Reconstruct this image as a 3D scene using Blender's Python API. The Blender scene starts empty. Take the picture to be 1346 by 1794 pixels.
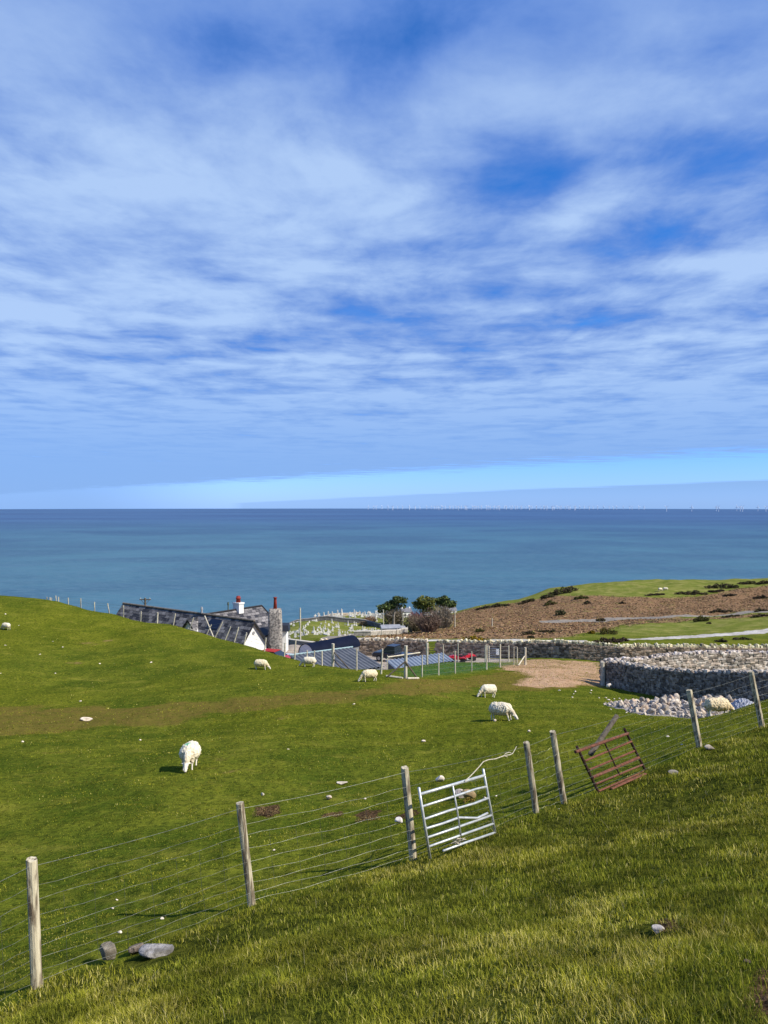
import bpy, math, random
import numpy as np
from mathutils import Vector, Matrix

# ------------------------------------------------------------------ camera, world, sun, exposure
scene = bpy.context.scene
C = scene.collection
R = math.radians
PITCH = 0.01154
FPX = 1300.0                      # focal length in pixels of the 1346 x 1794 photograph
cam_d = bpy.data.cameras.new('camera')
cam_d.sensor_fit = 'VERTICAL'; cam_d.sensor_height = 36.0; cam_d.sensor_width = 27.0
cam_d.lens = FPX / 1794 * 36
cam_d.clip_start = 0.1; cam_d.clip_end = 200000
cam = bpy.data.objects.new('camera', cam_d); C.objects.link(cam)
cam.location = (0, 0, 0)
cam.rotation_euler = (R(90) - PITCH, 0, 0)
scene.camera = cam
SEA = -150.0

SUN_EL, SUN_AZ = R(43), R(112)     # azimuth clockwise from +Y
sd = bpy.data.lights.new('sun', 'SUN'); sd.energy = 5.0; sd.angle = R(0.5); sd.color = (1.0, 0.93, 0.82)
sun = bpy.data.objects.new('sun', sd); C.objects.link(sun)
sv = Vector((math.sin(SUN_AZ)*math.cos(SUN_EL), math.cos(SUN_AZ)*math.cos(SUN_EL), math.sin(SUN_EL)))
sun.rotation_euler = sv.to_track_quat('Z', 'Y').to_euler()
sun.location = (60, -30, 80)

scene.view_settings.view_transform = 'Standard'
scene.view_settings.look = 'None'
scene.view_settings.exposure = 0.30
scene.view_settings.gamma = 1.0
scene.cycles.max_bounces = 5; scene.cycles.diffuse_bounces = 2; scene.cycles.glossy_bounces = 2
scene.cycles.transparent_max_bounces = 4
scene.cycles.sample_clamp_indirect = 3.0

class NT:
    """small helper for building node graphs"""
    def __init__(s, tree): s.t = tree; s.n = tree.nodes; s.l = tree.links
    def node(s, typ, **kw):
        n = s.n.new(typ)
        for k, v in kw.items(): setattr(n, k, v)
        return n
    def put(s, sock, v):
        if isinstance(v, bpy.types.NodeSocket): s.l.new(v, sock)
        elif v is not None: sock.default_value = v
    def math(s, op, a, b=None, c=None, clamp=False):
        n = s.node('ShaderNodeMath', operation=op); n.use_clamp = clamp
        s.put(n.inputs[0], a)
        if b is not None: s.put(n.inputs[1], b)
        if c is not None: s.put(n.inputs[2], c)
        return n.outputs[0]
    def vmath(s, op, a, b=None):
        n = s.node('ShaderNodeVectorMath', operation=op)
        s.put(n.inputs[0], a)
        if b is not None: s.put(n.inputs[1], b)
        return n.outputs['Value'] if op in ('DOT_PRODUCT', 'LENGTH') else n.outputs[0]
    def noise(s, vec, scale, detail=4, rough=0.55, dist=0.0, lac=2.0):
        n = s.node('ShaderNodeTexNoise'); n.noise_dimensions = '3D'
        s.put(n.inputs['Vector'], vec); n.inputs['Scale'].default_value = scale
        n.inputs['Detail'].default_value = detail; n.inputs['Roughness'].default_value = rough
        n.inputs['Distortion'].default_value = dist; n.inputs['Lacunarity'].default_value = lac
        return n.outputs['Fac']
    def step(s, v, a, b):       # smoothstep a..b (a may be > b)
        n = s.node('ShaderNodeMapRange', interpolation_type='SMOOTHSTEP')
        s.put(n.inputs['Value'], v)
        lo, hi, x, y = (a, b, 0.0, 1.0) if a < b else (b, a, 1.0, 0.0)
        for k, q in zip(('From Min', 'From Max', 'To Min', 'To Max'), (lo, hi, x, y)): n.inputs[k].default_value = q
        return n.outputs['Result']
    def mix(s, f, a, b, typ='MIX'):
        n = s.node('ShaderNodeMix', data_type='RGBA', blend_type=typ)
        s.put(n.inputs[0], f)
        for k, q in ((6, a), (7, b)):
            if isinstance(q, (tuple, list)) and len(q) == 3: q = (*q, 1)
            s.put(n.inputs[k], q)
        return n.outputs[2]
    def comb(s, x, y, z):
        n = s.node('ShaderNodeCombineXYZ')
        s.put(n.inputs[0], x); s.put(n.inputs[1], y); s.put(n.inputs[2], z)
        return n.outputs[0]
    def sep(s, v):
        n = s.node('ShaderNodeSeparateXYZ'); s.put(n.inputs[0], v); return n.outputs

def build_world():
    w = bpy.data.worlds.new('World'); scene.world = w; w.use_nodes = True
    t = NT(w.node_tree); t.n.clear()
    sky = t.node('ShaderNodeTexSky'); sky.sky_type = 'NISHITA'; sky.sun_disc = False
    sky.sun_elevation = SUN_EL; sky.sun_rotation = SUN_AZ; sky.altitude = 150
    sky.air_density = 1.0; sky.dust_density = 0.25; sky.ozone_density = 3.5
    # deep saturated spring sky; paler and more cyan in the lowest degrees
    co = t.node('ShaderNodeTexCoord').outputs['Generated']
    d = t.vmath('NORMALIZE', co)
    x, y, z = t.sep(d)
    zz = t.math('MAXIMUM', z, 0.0)
    base = t.mix(1.0, sky.outputs[0], (0.13, 0.90, 1.82), 'MULTIPLY')
    low = t.mix(1.0, sky.outputs[0], (0.66, 1.10, 2.55), 'MULTIPLY')
    base = t.mix(t.step(zz, 0.22, 0.015), base, low)
    # cloud sheet at constant height: a plane over the viewer
    zi = t.math('ADD', zz, 0.012)
    px = t.math('DIVIDE', x, zi); py = t.math('DIVIDE', y, zi)
    P = t.comb(px, py, 0.0)
    warp = t.node('ShaderNodeTexNoise'); t.put(warp.inputs['Vector'], P)
    warp.inputs['Scale'].default_value = 0.9; warp.inputs['Detail'].default_value = 2
    wv = t.vmath('SUBTRACT', warp.outputs['Color'], (0.5, 0.5, 0.5))
    wv = t.vmath('MULTIPLY', wv, (0.45, 0.35, 0.0))
    Pw = t.vmath('ADD', P, wv)
    big = t.noise(t.vmath('MULTIPLY', Pw, (0.75, 0.75, 1)), 1.0, 2, 0.5)
    mid = t.noise(t.vmath('MULTIPLY', t.vmath('ADD', Pw, (7.3, 1.7, 0)), (2.1, 1.9, 1)), 1.0, 5, 0.55)
    fine = t.noise(t.vmath('MULTIPLY', t.vmath('ADD', Pw, (3.3, 9.7, 0)), (4.6, 3.3, 1)), 1.1, 6, 0.66)
    dens = t.math('ADD', t.math('MULTIPLY', big, 0.42), t.math('ADD', t.math('MULTIPLY', mid, 0.52), t.math('MULTIPLY', fine, 0.24)))
    # larger rents and banks of the sheet: (x, y, rx, ry, amount) on the cloud plane
    for (gx, gy, rx, ry, amt) in ((0.40, 2.28, 0.17, 0.20, -0.25), (0.98, 2.72, 0.24, 0.30, -0.17), (0.80, 2.05, 0.22, 0.10, -0.12), (0.30, 1.98, 0.10, 0.12, -0.10), (0.10, 1.56, 0.14, 0.14, -0.14),
                                  (0.60, 1.62, 0.22, 0.10, -0.12), (0.06, 1.30, 0.18, 0.12, -0.06), (0.85, 1.32, 0.3, 0.1, -0.08), (-0.32, 1.62, 0.14, 0.10, -0.13),
                                  (0.15, 3.9, 0.28, 0.40, -0.14), (-0.22, 2.95, 0.28, 0.22, -0.07), (-0.6, 2.15, 0.75, 0.75, 0.11), (-0.15, 2.9, 0.3, 0.25, 0.08),
                                  (-0.75, 1.5, 0.5, 0.4, 0.05), (0.66, 2.45, 0.18, 0.26, 0.22), (-1.0, 3.2, 1.1, 0.9, 0.09), (0.45, 1.85, 0.28, 0.10, 0.13),
                                  (1.35, 3.05, 0.34, 0.24, 0.16), (0.3, 1.25, 0.4, 0.12, 0.08)):
        q = t.vmath('MULTIPLY', t.vmath('SUBTRACT', Pw, (gx, gy, 0)), (1/rx, 1/ry, 0))
        q2 = t.vmath('DOT_PRODUCT', q, q)
        g = t.math('EXPONENT', t.math('MULTIPLY', q2, -0.8))
        dens = t.math('MULTIPLY_ADD', g, amt, dens)
    rows = t.noise(t.vmath('MULTIPLY', t.vmath('ADD', Pw, (1.3, 4.7, 0)), (1.2, 2.5, 1)), 1.0, 3, 0.55)
    dens = t.math('MULTIPLY_ADD', t.math('MULTIPLY', t.math('SUBTRACT', rows, 0.5), t.step(py, 1.8, 3.2)), 0.30, dens)
    # further off the sheet closes up (seen edge-on)
    dens = t.math('MULTIPLY_ADD', t.step(py, 3.0, 7.0), 0.12, dens)
    cov = t.step(dens, 0.32, 0.59)
    core = t.step(dens, 0.47, 0.83)
    # edge of the sheet: a straight front across the plane with wisps
    e = t.vmath('DOT_PRODUCT', P, (0.73, 0.68, 0))
    en = t.noise(t.vmath('MULTIPLY', P, (1.6, 4.2, 0)), 0.55, 7, 0.74)
    e = t.math('MULTIPLY_ADD', en, 10.0, e)
    edge = t.step(e, 19.0, 16.2)
    # soft far bank of haze under the clear band
    en2 = t.noise(t.vmath('MULTIPLY', P, (0.12, 0.7, 0)), 0.6, 5, 0.65)
    e2 = t.math('MULTIPLY_ADD', en2, 6.0, t.vmath('DOT_PRODUCT', P, (0.905, 0.425, 0)))
    bank = t.math('MULTIPLY', t.step(e2, 21.6, 23.4), t.math('MULTIPLY_ADD', t.step(zz, 0.0, 0.03), 0.35, 0.5))
    cov = t.math('MULTIPLY', cov, edge)
    cov = t.math('MAXIMUM', cov, t.math('MULTIPLY', t.step(x, -0.16, -0.40), 0.85))
    n3 = t.noise(t.vmath('MULTIPLY', Pw, (3.6, 3.2, 1)), 1.0, 4, 0.55)
    tone = t.math('ADD', t.math('MULTIPLY', core, 0.78), t.math('MULTIPLY', t.step(n3, 0.38, 0.66), 0.22))
    hi = t.step(zz, 0.62, 0.36)
    tone = t.math('MULTIPLY', tone, hi)
    tone2 = t.math('MULTIPLY_ADD', t.math('MULTIPLY', core, t.math('MULTIPLY_ADD', hi, 0.15, 0.34)), 1.0, t.math('MULTIPLY', tone, 0.68))
    S = 10.0
    dark = tuple(S*v for v in (0.125, 0.268, 0.710)); lite = tuple(S*v for v in (0.470, 0.650, 0.970))
    ccol = t.mix(tone2, dark, lite)
    # distant cloud takes on the air's tint
    ccol = t.mix(t.step(zz, 0.22, 0.03), ccol, tuple(S*v for v in (0.250, 0.450, 0.850)))
    col = t.mix(t.math('MULTIPLY', cov, 0.93), base, ccol)
    col = t.mix(bank, col, tuple(S*v for v in (0.270, 0.470, 0.830)))
    bg = t.node('ShaderNodeBackground'); t.put(bg.inputs[0], col); bg.inputs[1].default_value = 0.08
    out = t.node('ShaderNodeOutputWorld'); t.l.new(bg.outputs[0], out.inputs[0])
build_world()

# ------------------------------------------------------------------ helpers
rng = np.random.default_rng(11)
random.seed(11)

def ray(px, py):
    a = (px - 673) / FPX; b = (897 - py) / FPX
    c, s = math.cos(PITCH), math.sin(PITCH)
    return np.array((a, c + b*s, -s + b*c))
def at(px, py, Y):
    d = ray(px, py); return d * (Y / d[1])

def hash2(i, j, seed):
    n = (i.astype(np.int64)*374761393 + j.astype(np.int64)*668265263 + seed*1442695041) & 0xffffffff
    n = ((n ^ (n >> 13)) * 1274126177) & 0xffffffff
    n = n ^ (n >> 16)
    return (n & 0xffffff) / float(0xffffff)
def vnoise(x, y, seed=0):
    x = np.asarray(x, float); y = np.asarray(y, float)
    i = np.floor(x); j = np.floor(y); u = x-i; v = y-j
    u = u*u*(3-2*u); v = v*v*(3-2*v)
    i = i.astype(np.int64); j = j.astype(np.int64)
    a = hash2(i, j, seed); b = hash2(i+1, j, seed); c = hash2(i, j+1, seed); d = hash2(i+1, j+1, seed)
    return (a*(1-u)+b*u)*(1-v) + (c*(1-u)+d*u)*v
def fbm(x, y, seed=0, oct=3):
    s = 0; a = 0.5; f = 1.0
    for k in range(oct):
        s = s + a*vnoise(x*f + 17.3*k, y*f - 9.1*k, seed+k); a *= 0.5; f *= 2.03
    return s
def sstep(a, b, x):
    t = np.clip((x-a)/(b-a), 0, 1); return t*t*(3-2*t)

# ---- terrain: heights surveyed along sight lines, interpolated by a thin plate in (bearing, log distance)
CP = []
def cp(px, py, Y):
    p = at(px, py, Y); CP.append((p[0], p[1], p[2]))
for q in '''
0 1794 5.6;-300 1900 4.8;-300 1790 6.2;60 1732 6.3;250 1663 7.25;440 1592 8.2;580 1552 8.9;725 1512 9.6;830 1468 10.7;941 1425 11.8;1020 1400 12.5;1110 1362 13.9;1228 1311 15.5;1338 1273 17;1600 1190 20
1346 1500 7.2;1346 1380 10.5;1150 1450 9.6;900 1550 7.6;1500 1300 13
150 1420 16;600 1420 16;800 1350 19.5;332 1352 20;900 1265 27.6;673 1300 25;500 1340 20.5;300 1280 30;0 1300 27;0 1450 15;-300 1300 27;-300 1500 13
0 1240 38;0 1200 44;0 1150 51;0 1103 60;0 1043 72;-300 1240 38;-300 1150 50;-300 1080 62;-300 1000 76
100 1053 71;100 1110 60;200 1240 37;200 1200 44;200 1150 53;200 1110 61;200 1076 68;400 1230 36;400 1190 43;458 1173 46;300 1140 54;380 1150 52;300 1095 65;350 1109 62;430 1132 57;500 1152 53;583 1169 50
560 1225 35;646 1194 40;856 1223 38;760 1240 33;709 1188 42;798 1180 49.5;853 1173 54.5;921 1165 61;777 1161 62;720 1168 56;660 1180 46;625 1174 49
1000 1240 33;1000 1310 20;1110 1320 18.5;1150 1275 23;1250 1256 23;1300 1241 22.5;1346 1227 22;1500 1185 24
1075 1233 37;1183 1261 30;1243 1260 30;1300 1255 29
1060 1200 49;1113 1211 46;1176 1222 43;1267 1232 39;1346 1240 35;1500 1255 31
950 1205 44;1000 1192 48;950 1155 75;1050 1161 74;900 1158 74;1200 1182 53;1346 1183 53;1500 1190 53
560 1150 91;620 1149 88.5;600 1150 82;690 1149 86.5;740 1150 86;1057 1160 77;900 1155 80;800 1153 83;650 1149 87;1200 1163 76;1346 1166 75;1600 1166 75
200 1150 82;300 1165 80;420 1160 75;484 1151 76;520 1130 88;620 1183 67;560 1181 61;700 1183 70;780 1166 76;690 1161 77.5;0 1110 90;-300 1080 95
640 1123 100;760 1122 102;866 1121 105;1018 1123 103;1108 1119 106;1346 1104 118;1600 1092 122
720 1112 125;780 1100 150;900 1085 170;1000 1087 165;1000 1060 205;1100 1084 165;1100 1055 205;1200 1079 165;1200 1055 205;1346 1072 165;1346 1048 205;900 1068 210;1200 1098 135;1000 1104 130
804 1072 260;837 1062 260;904 1051 260;961 1033 260;1011 1026 265;1100 1019 280;1222 1020 290;1346 1017 290;1600 1010 290
804 1110 330;961 1075 330;1100 1070 350;1346 1065 360;1600 1060 360
520 1121 116;600 1117 125;680 1110 138;520 1108 145;600 1101 163;680 1096 175;500 1099 172;560 1089 200;620 1084 220;680 1081 235;740 1082 235
500 1150 240;560 1140 260;680 1120 300
440 1180 110;300 1200 110;100 1180 120;-300 1150 120;440 1200 200;200 1230 200;-300 1200 200
'''.replace('\n', ';').split(';'):
    if q.strip(): cp(*map(float, q.split()))
def plane(x, y):
    g = -0.30*y + 0.13*x
    return -1.6 + 22*np.tanh(g/22)
for rr in (0.8, 2.0, 3.6):
    for th in range(-180, 181, 30):
        x = rr*math.sin(R(th)); y = rr*math.cos(R(th)); CP.append((x, y, float(plane(x, y)), th))
for rr in (8, 20, 60, 200, 450):
    for th in (-180, -140, -100, -70, 70, 100, 140, 180):
        x = rr*math.sin(R(th)); y = rr*math.cos(R(th))
        zz = float(plane(x, y))
        if abs(th) == 70: zz = float(plane(x, y))*(1 if rr < 30 else 0.6) - (0 if rr < 100 else 25)
        CP.append((x, y, zz, th))
_X = np.array([c[:3] for c in CP])
_TH = np.array([R(c[3]) if len(c) > 3 else math.atan2(c[0], c[1]) for c in CP])
_RR = np.hypot(_X[:, 0], _X[:, 1])
KA = 2.2
_Q = np.stack((_TH*KA, np.log(_RR)), 1)
_S = _X[:, 2]/_RR
def _U(d2): return np.where(d2 > 1e-12, 0.5*d2*np.log(np.maximum(d2, 1e-12)), 0)
n = len(_Q)
d2 = ((_Q[:, None]-_Q[None])**2).sum(-1)
A = np.zeros((n+3, n+3)); A[:n, :n] = _U(d2) + np.eye(n)*2e-5
A[:n, n] = 1; A[:n, n+1:] = _Q; A[n, :n] = 1; A[n+1:, :n] = _Q.T
_W = np.linalg.solve(A, np.concatenate((_S, np.zeros(3))))
def height(x, y, detail=True):
    x = np.atleast_1d(np.asarray(x, float)); y = np.atleast_1d(np.asarray(y, float))
    out = np.empty(x.shape); xf = x.ravel(); yf = y.ravel(); of = out.ravel()
    for k in range(0, len(xf), 40000):
        a = xf[k:k+40000]; b = yf[k:k+40000]
        r = np.maximum(np.hypot(a, b), 0.8)
        q0 = np.arctan2(a, b)*KA; q1 = np.log(r)
        dd = (q0[:, None]-_Q[None, :, 0])**2 + (q1[:, None]-_Q[None, :, 1])**2
        of[k:k+40000] = (_U(dd) @ _W[:n] + _W[n] + q0*_W[n+1] + q1*_W[n+2])*r
    z = of.reshape(x.shape)
    r = np.hypot(x, y)
    z = z + (sstep(330, 470, r))*(SEA-14-z)
    if detail:
        amp = np.clip(r/10, 0.5, 3.0)
        z = z + (fbm(x*0.9, y*0.9, 3, 3)-0.44)*0.10*np.clip(amp, 0.5, 1.6)*sstep(0.5, 3, r) \
              + (fbm(x*4.1, y*4.1, 8, 2)-0.37)*0.035 + (fbm(x*2.3, y*2.3, 15, 3)-0.44)*0.13*sstep(0.6, 2.5, r)*sstep(60, 12, r) \
              + (fbm(x*0.12, y*0.12, 21, 3)-0.44)*np.clip((r-90)/60, 0, 1)*1.5
    return z
def hz(x, y): return float(height(x, y)[0])
def ground(px, py, ymin=2.2, ymax=330):
    """the point of the ground seen along a sight line"""
    d = ray(px, py); d = d/d[1]
    Y = np.exp(np.linspace(math.log(ymin), math.log(ymax), 900))
    h = height(d[0]*Y, Y); diff = d[2]*Y - h
    k = np.argmax(diff < 0) if (diff < 0).any() else int(np.argmin(diff/Y))
    if k > 0:
        a, b = diff[k-1], diff[k]; f = a/(a-b) if a > b else 0; y = Y[k-1]+(Y[k]-Y[k-1])*min(max(f, 0), 1)
    else: y = Y[0]
    return np.array((d[0]*y, y, hz(d[0]*y, y)))
def gat(px, Y):
    """the ground at distance Y on the bearing of a photo column"""
    x = (px-673)/FPX*Y; return np.array((x, Y, hz(x, Y)))

# ---- meshes
def link(name, verts, faces, mat=None, parent=None, col=None, smooth=False):
    me = bpy.data.meshes.new(name)
    if isinstance(verts, np.ndarray) and isinstance(faces, np.ndarray):
        nv, nf, k = len(verts), len(faces), faces.shape[1]
        me.vertices.add(nv); me.vertices.foreach_set('co', verts.astype(np.float32).ravel())
        me.loops.add(nf*k); me.loops.foreach_set('vertex_index', faces.astype(np.int32).ravel())
        me.polygons.add(nf); me.polygons.foreach_set('loop_start', np.arange(0, nf*k, k, dtype=np.int32))
        me.update(calc_edges=True)
    else:
        me.from_pydata([tuple(v) for v in verts], [], [tuple(f) for f in faces]); me.update()
    if col is not None:
        at_ = me.color_attributes.new('Col', 'FLOAT_COLOR', 'POINT')
        c4 = np.ones((len(me.vertices), 4), np.float32); c4[:, :3] = np.asarray(col)[:, :3]
        at_.data.foreach_set('color', c4.ravel())
    if smooth: me.polygons.foreach_set('use_smooth', np.ones(len(me.polygons), bool))
    if mat is not None: me.materials.append(mat)
    o = bpy.data.objects.new(name, me); C.objects.link(o)
    if parent is not None: o.parent = parent
    return o
def tag(o, label=None, cat=None, group=None, kind=None):
    if label: o['label'] = label
    if cat: o['category'] = cat
    if group: o['group'] = group
    if kind: o['kind'] = kind
    return o
def empty(name, loc=(0, 0, 0), rz=0.0, label=None, cat=None, group=None):
    o = bpy.data.objects.new(name, None); C.objects.link(o)
    o.empty_display_size = 0.2
    o.location = tuple(map(float, loc)); o.rotation_euler = (0, 0, rz)
    return tag(o, label, cat, group)
def copy_tree(o, parent=None):
    c = o.copy(); C.objects.link(c)
    if parent is not None: c.parent = parent
    for ch in o.children: copy_tree(ch, c)
    return c

class MB:
    def __init__(s): s.v = []; s.f = []; s.c = []
    def add(s, v, f, c=(1, 1, 1)):
        b = len(s.v); s.v.extend(tuple(map(float, q)) for q in v); s.f.extend(tuple(b+i for i in q) for q in f)
        s.c.extend([tuple(c)]*len(v)); return s
    def box(s, cx, cy, cz, sx, sy, sz, rz=0.0, c=(1, 1, 1)):
        v = []
        for dz in (-.5, .5):
            for dx, dy in ((-.5, -.5), (.5, -.5), (.5, .5), (-.5, .5)):
                x, y = dx*sx, dy*sy
                v.append((cx+x*math.cos(rz)-y*math.sin(rz), cy+x*math.sin(rz)+y*math.cos(rz), cz+dz*sz))
        return s.add(v, ((3, 2, 1, 0), (4, 5, 6, 7), (0, 1, 5, 4), (1, 2, 6, 5), (2, 3, 7, 6), (3, 0, 4, 7)), c)
    def tube(s, pts, rad, seg=6, c=(1, 1, 1), flat=None):
        """a tube along pts; rad is a number or a list; flat=(a,b) squashes the section"""
        pts = [Vector(p) for p in pts]; n_ = len(pts)
        rad = [rad]*n_ if not isinstance(rad, (list, tuple)) else list(rad)
        v = []; f = []
        t0 = (pts[-1]-pts[0]).normalized()
        up = Vector((0, 0, 1)) if abs(t0.z) < 0.9 else Vector((1, 0, 0))
        for i, p in enumerate(pts):
            t = (pts[min(i+1, n_-1)]-pts[max(i-1, 0)]).normalized()
            a = t.cross(up).normalized(); b = a.cross(t).normalized()
            for k in range(seg):
                g = 2*math.pi*k/seg
                ca, cb = math.cos(g), math.sin(g)
                if flat: ca *= flat[0]; cb *= flat[1]
                v.append(p + (a*ca + b*cb)*rad[i])
        for i in range(n_-1):
            for k in range(seg):
                k2 = (k+1) % seg
                f.append((i*seg+k, i*seg+k2, (i+1)*seg+k2, (i+1)*seg+k))
        f.append(tuple(range(seg))[::-1]); f.append(tuple((n_-1)*seg+k for k in range(seg)))
        return s.add(v, f, c)
    def prism(s, poly, ext, c=(1, 1, 1)):
        """poly: list of 3D points (planar), ext: extrusion vector"""
        n_ = len(poly); e = np.array(ext, float)
        v = [np.array(p, float) for p in poly] + [np.array(p, float)+e for p in poly]
        f = [tuple(range(n_))[::-1], tuple(range(n_, 2*n_))] + [(i, (i+1) % n_, n_+(i+1) % n_, n_+i) for i in range(n_)]
        return s.add(v, f, c)
    def build(s, name, mat, parent=None, smooth=False, color=False):
        return link(name, s.v, s.f, mat, parent, s.c if color else None, smooth)

_ico = {}
def ico(sub):
    if sub not in _ico:
        t = (1+5**.5)/2
        v = [(-1, t, 0), (1, t, 0), (-1, -t, 0), (1, -t, 0), (0, -1, t), (0, 1, t), (0, -1, -t), (0, 1, -t), (t, 0, -1), (t, 0, 1), (-t, 0, -1), (-t, 0, 1)]
        f = [(0, 11, 5), (0, 5, 1), (0, 1, 7), (0, 7, 10), (0, 10, 11), (1, 5, 9), (5, 11, 4), (11, 10, 2), (10, 7, 6), (7, 1, 8), (3, 9, 4), (3, 4, 2), (3, 2, 6), (3, 6, 8), (3, 8, 9), (4, 9, 5), (2, 4, 11), (6, 2, 10), (8, 6, 7), (9, 8, 1)]
        v = [np.array(q)/np.linalg.norm(q) for q in v]
        for _ in range(sub):
            m = {}; nf = []
            def mid(a, b):
                k = (min(a, b), max(a, b))
                if k not in m:
                    q = v[a]+v[b]; v.append(q/np.linalg.norm(q)); m[k] = len(v)-1
                return m[k]
            for a, b, c in f:
                x, y, z = mid(a, b), mid(b, c), mid(c, a); nf += [(a, x, z), (b, y, x), (c, z, y), (x, y, z)]
            f = nf
        _ico[sub] = (np.array(v), np.array(f))
    return _ico[sub]
def rock_verts(sub, size, seed, rough=0.25, cuts=7):
    """angular broken stone: a sphere cut by random planes"""
    g = np.random.default_rng(seed); v, f = ico(sub); v = v.copy()
    for _ in range(cuts):
        nrm = g.normal(size=3); nrm /= np.linalg.norm(nrm); dd = g.uniform(0.45, 0.8)
        k = v@nrm; over = np.maximum(k-dd, 0); v -= over[:, None]*nrm
    v += g.normal(size=v.shape)*rough*0.06
    return v*np.array(size), f

# ---- materials
def newmat(name):
    m = bpy.data.materials.new(name); m.use_nodes = True
    t = NT(m.node_tree); b = t.n['Principled BSDF']
    b.inputs['Specular IOR Level'].default_value = 0.25
    return m, t, b
def pmat(name, c1, c2=None, scale=8, rough=0.8, bump=0.0, metal=0.0, attr=False, spec=0.25, lo=0.35, hi=0.65, stretch=(1, 1, 1), detail=5, bdist=0.01):
    m, t, b = newmat(name)
    co = t.node('ShaderNodeTexCoord').outputs['Object']
    co = t.vmath('MULTIPLY', co, stretch)
    nz = t.noise(co, scale, detail, 0.6)
    c2 = c2 or c1
    col = t.mix(t.step(nz, lo, hi), c1, c2)
    if attr:
        a = t.node('ShaderNodeVertexColor', layer_name='Col').outputs[0]
        col = t.mix(1.0, col, a, 'MULTIPLY')
    t.put(b.inputs['Base Color'], col)
    b.inputs['Roughness'].default_value = rough; b.inputs['Metallic'].default_value = metal
    b.inputs['Specular IOR Level'].default_value = spec
    if bump:
        bp = t.node('ShaderNodeBump'); bp.inputs['Strength'].default_value = bump; bp.inputs['Distance'].default_value = bdist
        t.put(bp.inputs['Height'], t.noise(co, scale*2.5, 5, 0.65)); t.put(b.inputs['Normal'], bp.outputs[0])
    return m
W1 = (1, 1, 1)
# ------------------------------------------------------------------ setting: ground, sea
def poly_w(polys, x, y, soft):
    """soft membership (1 inside) of world points in sight-line polygons laid on the ground"""
    best = np.zeros(x.shape)
    for poly in polys:
        P = np.array([ground(*p)[:2] if len(p) == 2 else gat(p[0], p[2])[:2] for p in poly])
        inside = np.zeros(x.shape, bool); dist = np.full(x.shape, 1e9)
        for i in range(len(P)):
            a, b = P[i], P[(i+1) % len(P)]
            cond = ((a[1] > y) != (b[1] > y))
            xi = (b[0]-a[0])*(y-a[1])/((b[1]-a[1]) if abs(b[1]-a[1]) > 1e-9 else 1e-9)+a[0]
            inside ^= cond & (x < xi)
            ab = b-a; tt = np.clip(((x-a[0])*ab[0]+(y-a[1])*ab[1])/(ab@ab+1e-9), 0, 1)
            dist = np.minimum(dist, np.hypot(x-a[0]-tt*ab[0], y-a[1]-tt*ab[1]))
        sd_ = np.where(inside, dist, -dist)
        best = np.maximum(best, sstep(-soft, soft, sd_))
    return best

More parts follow.
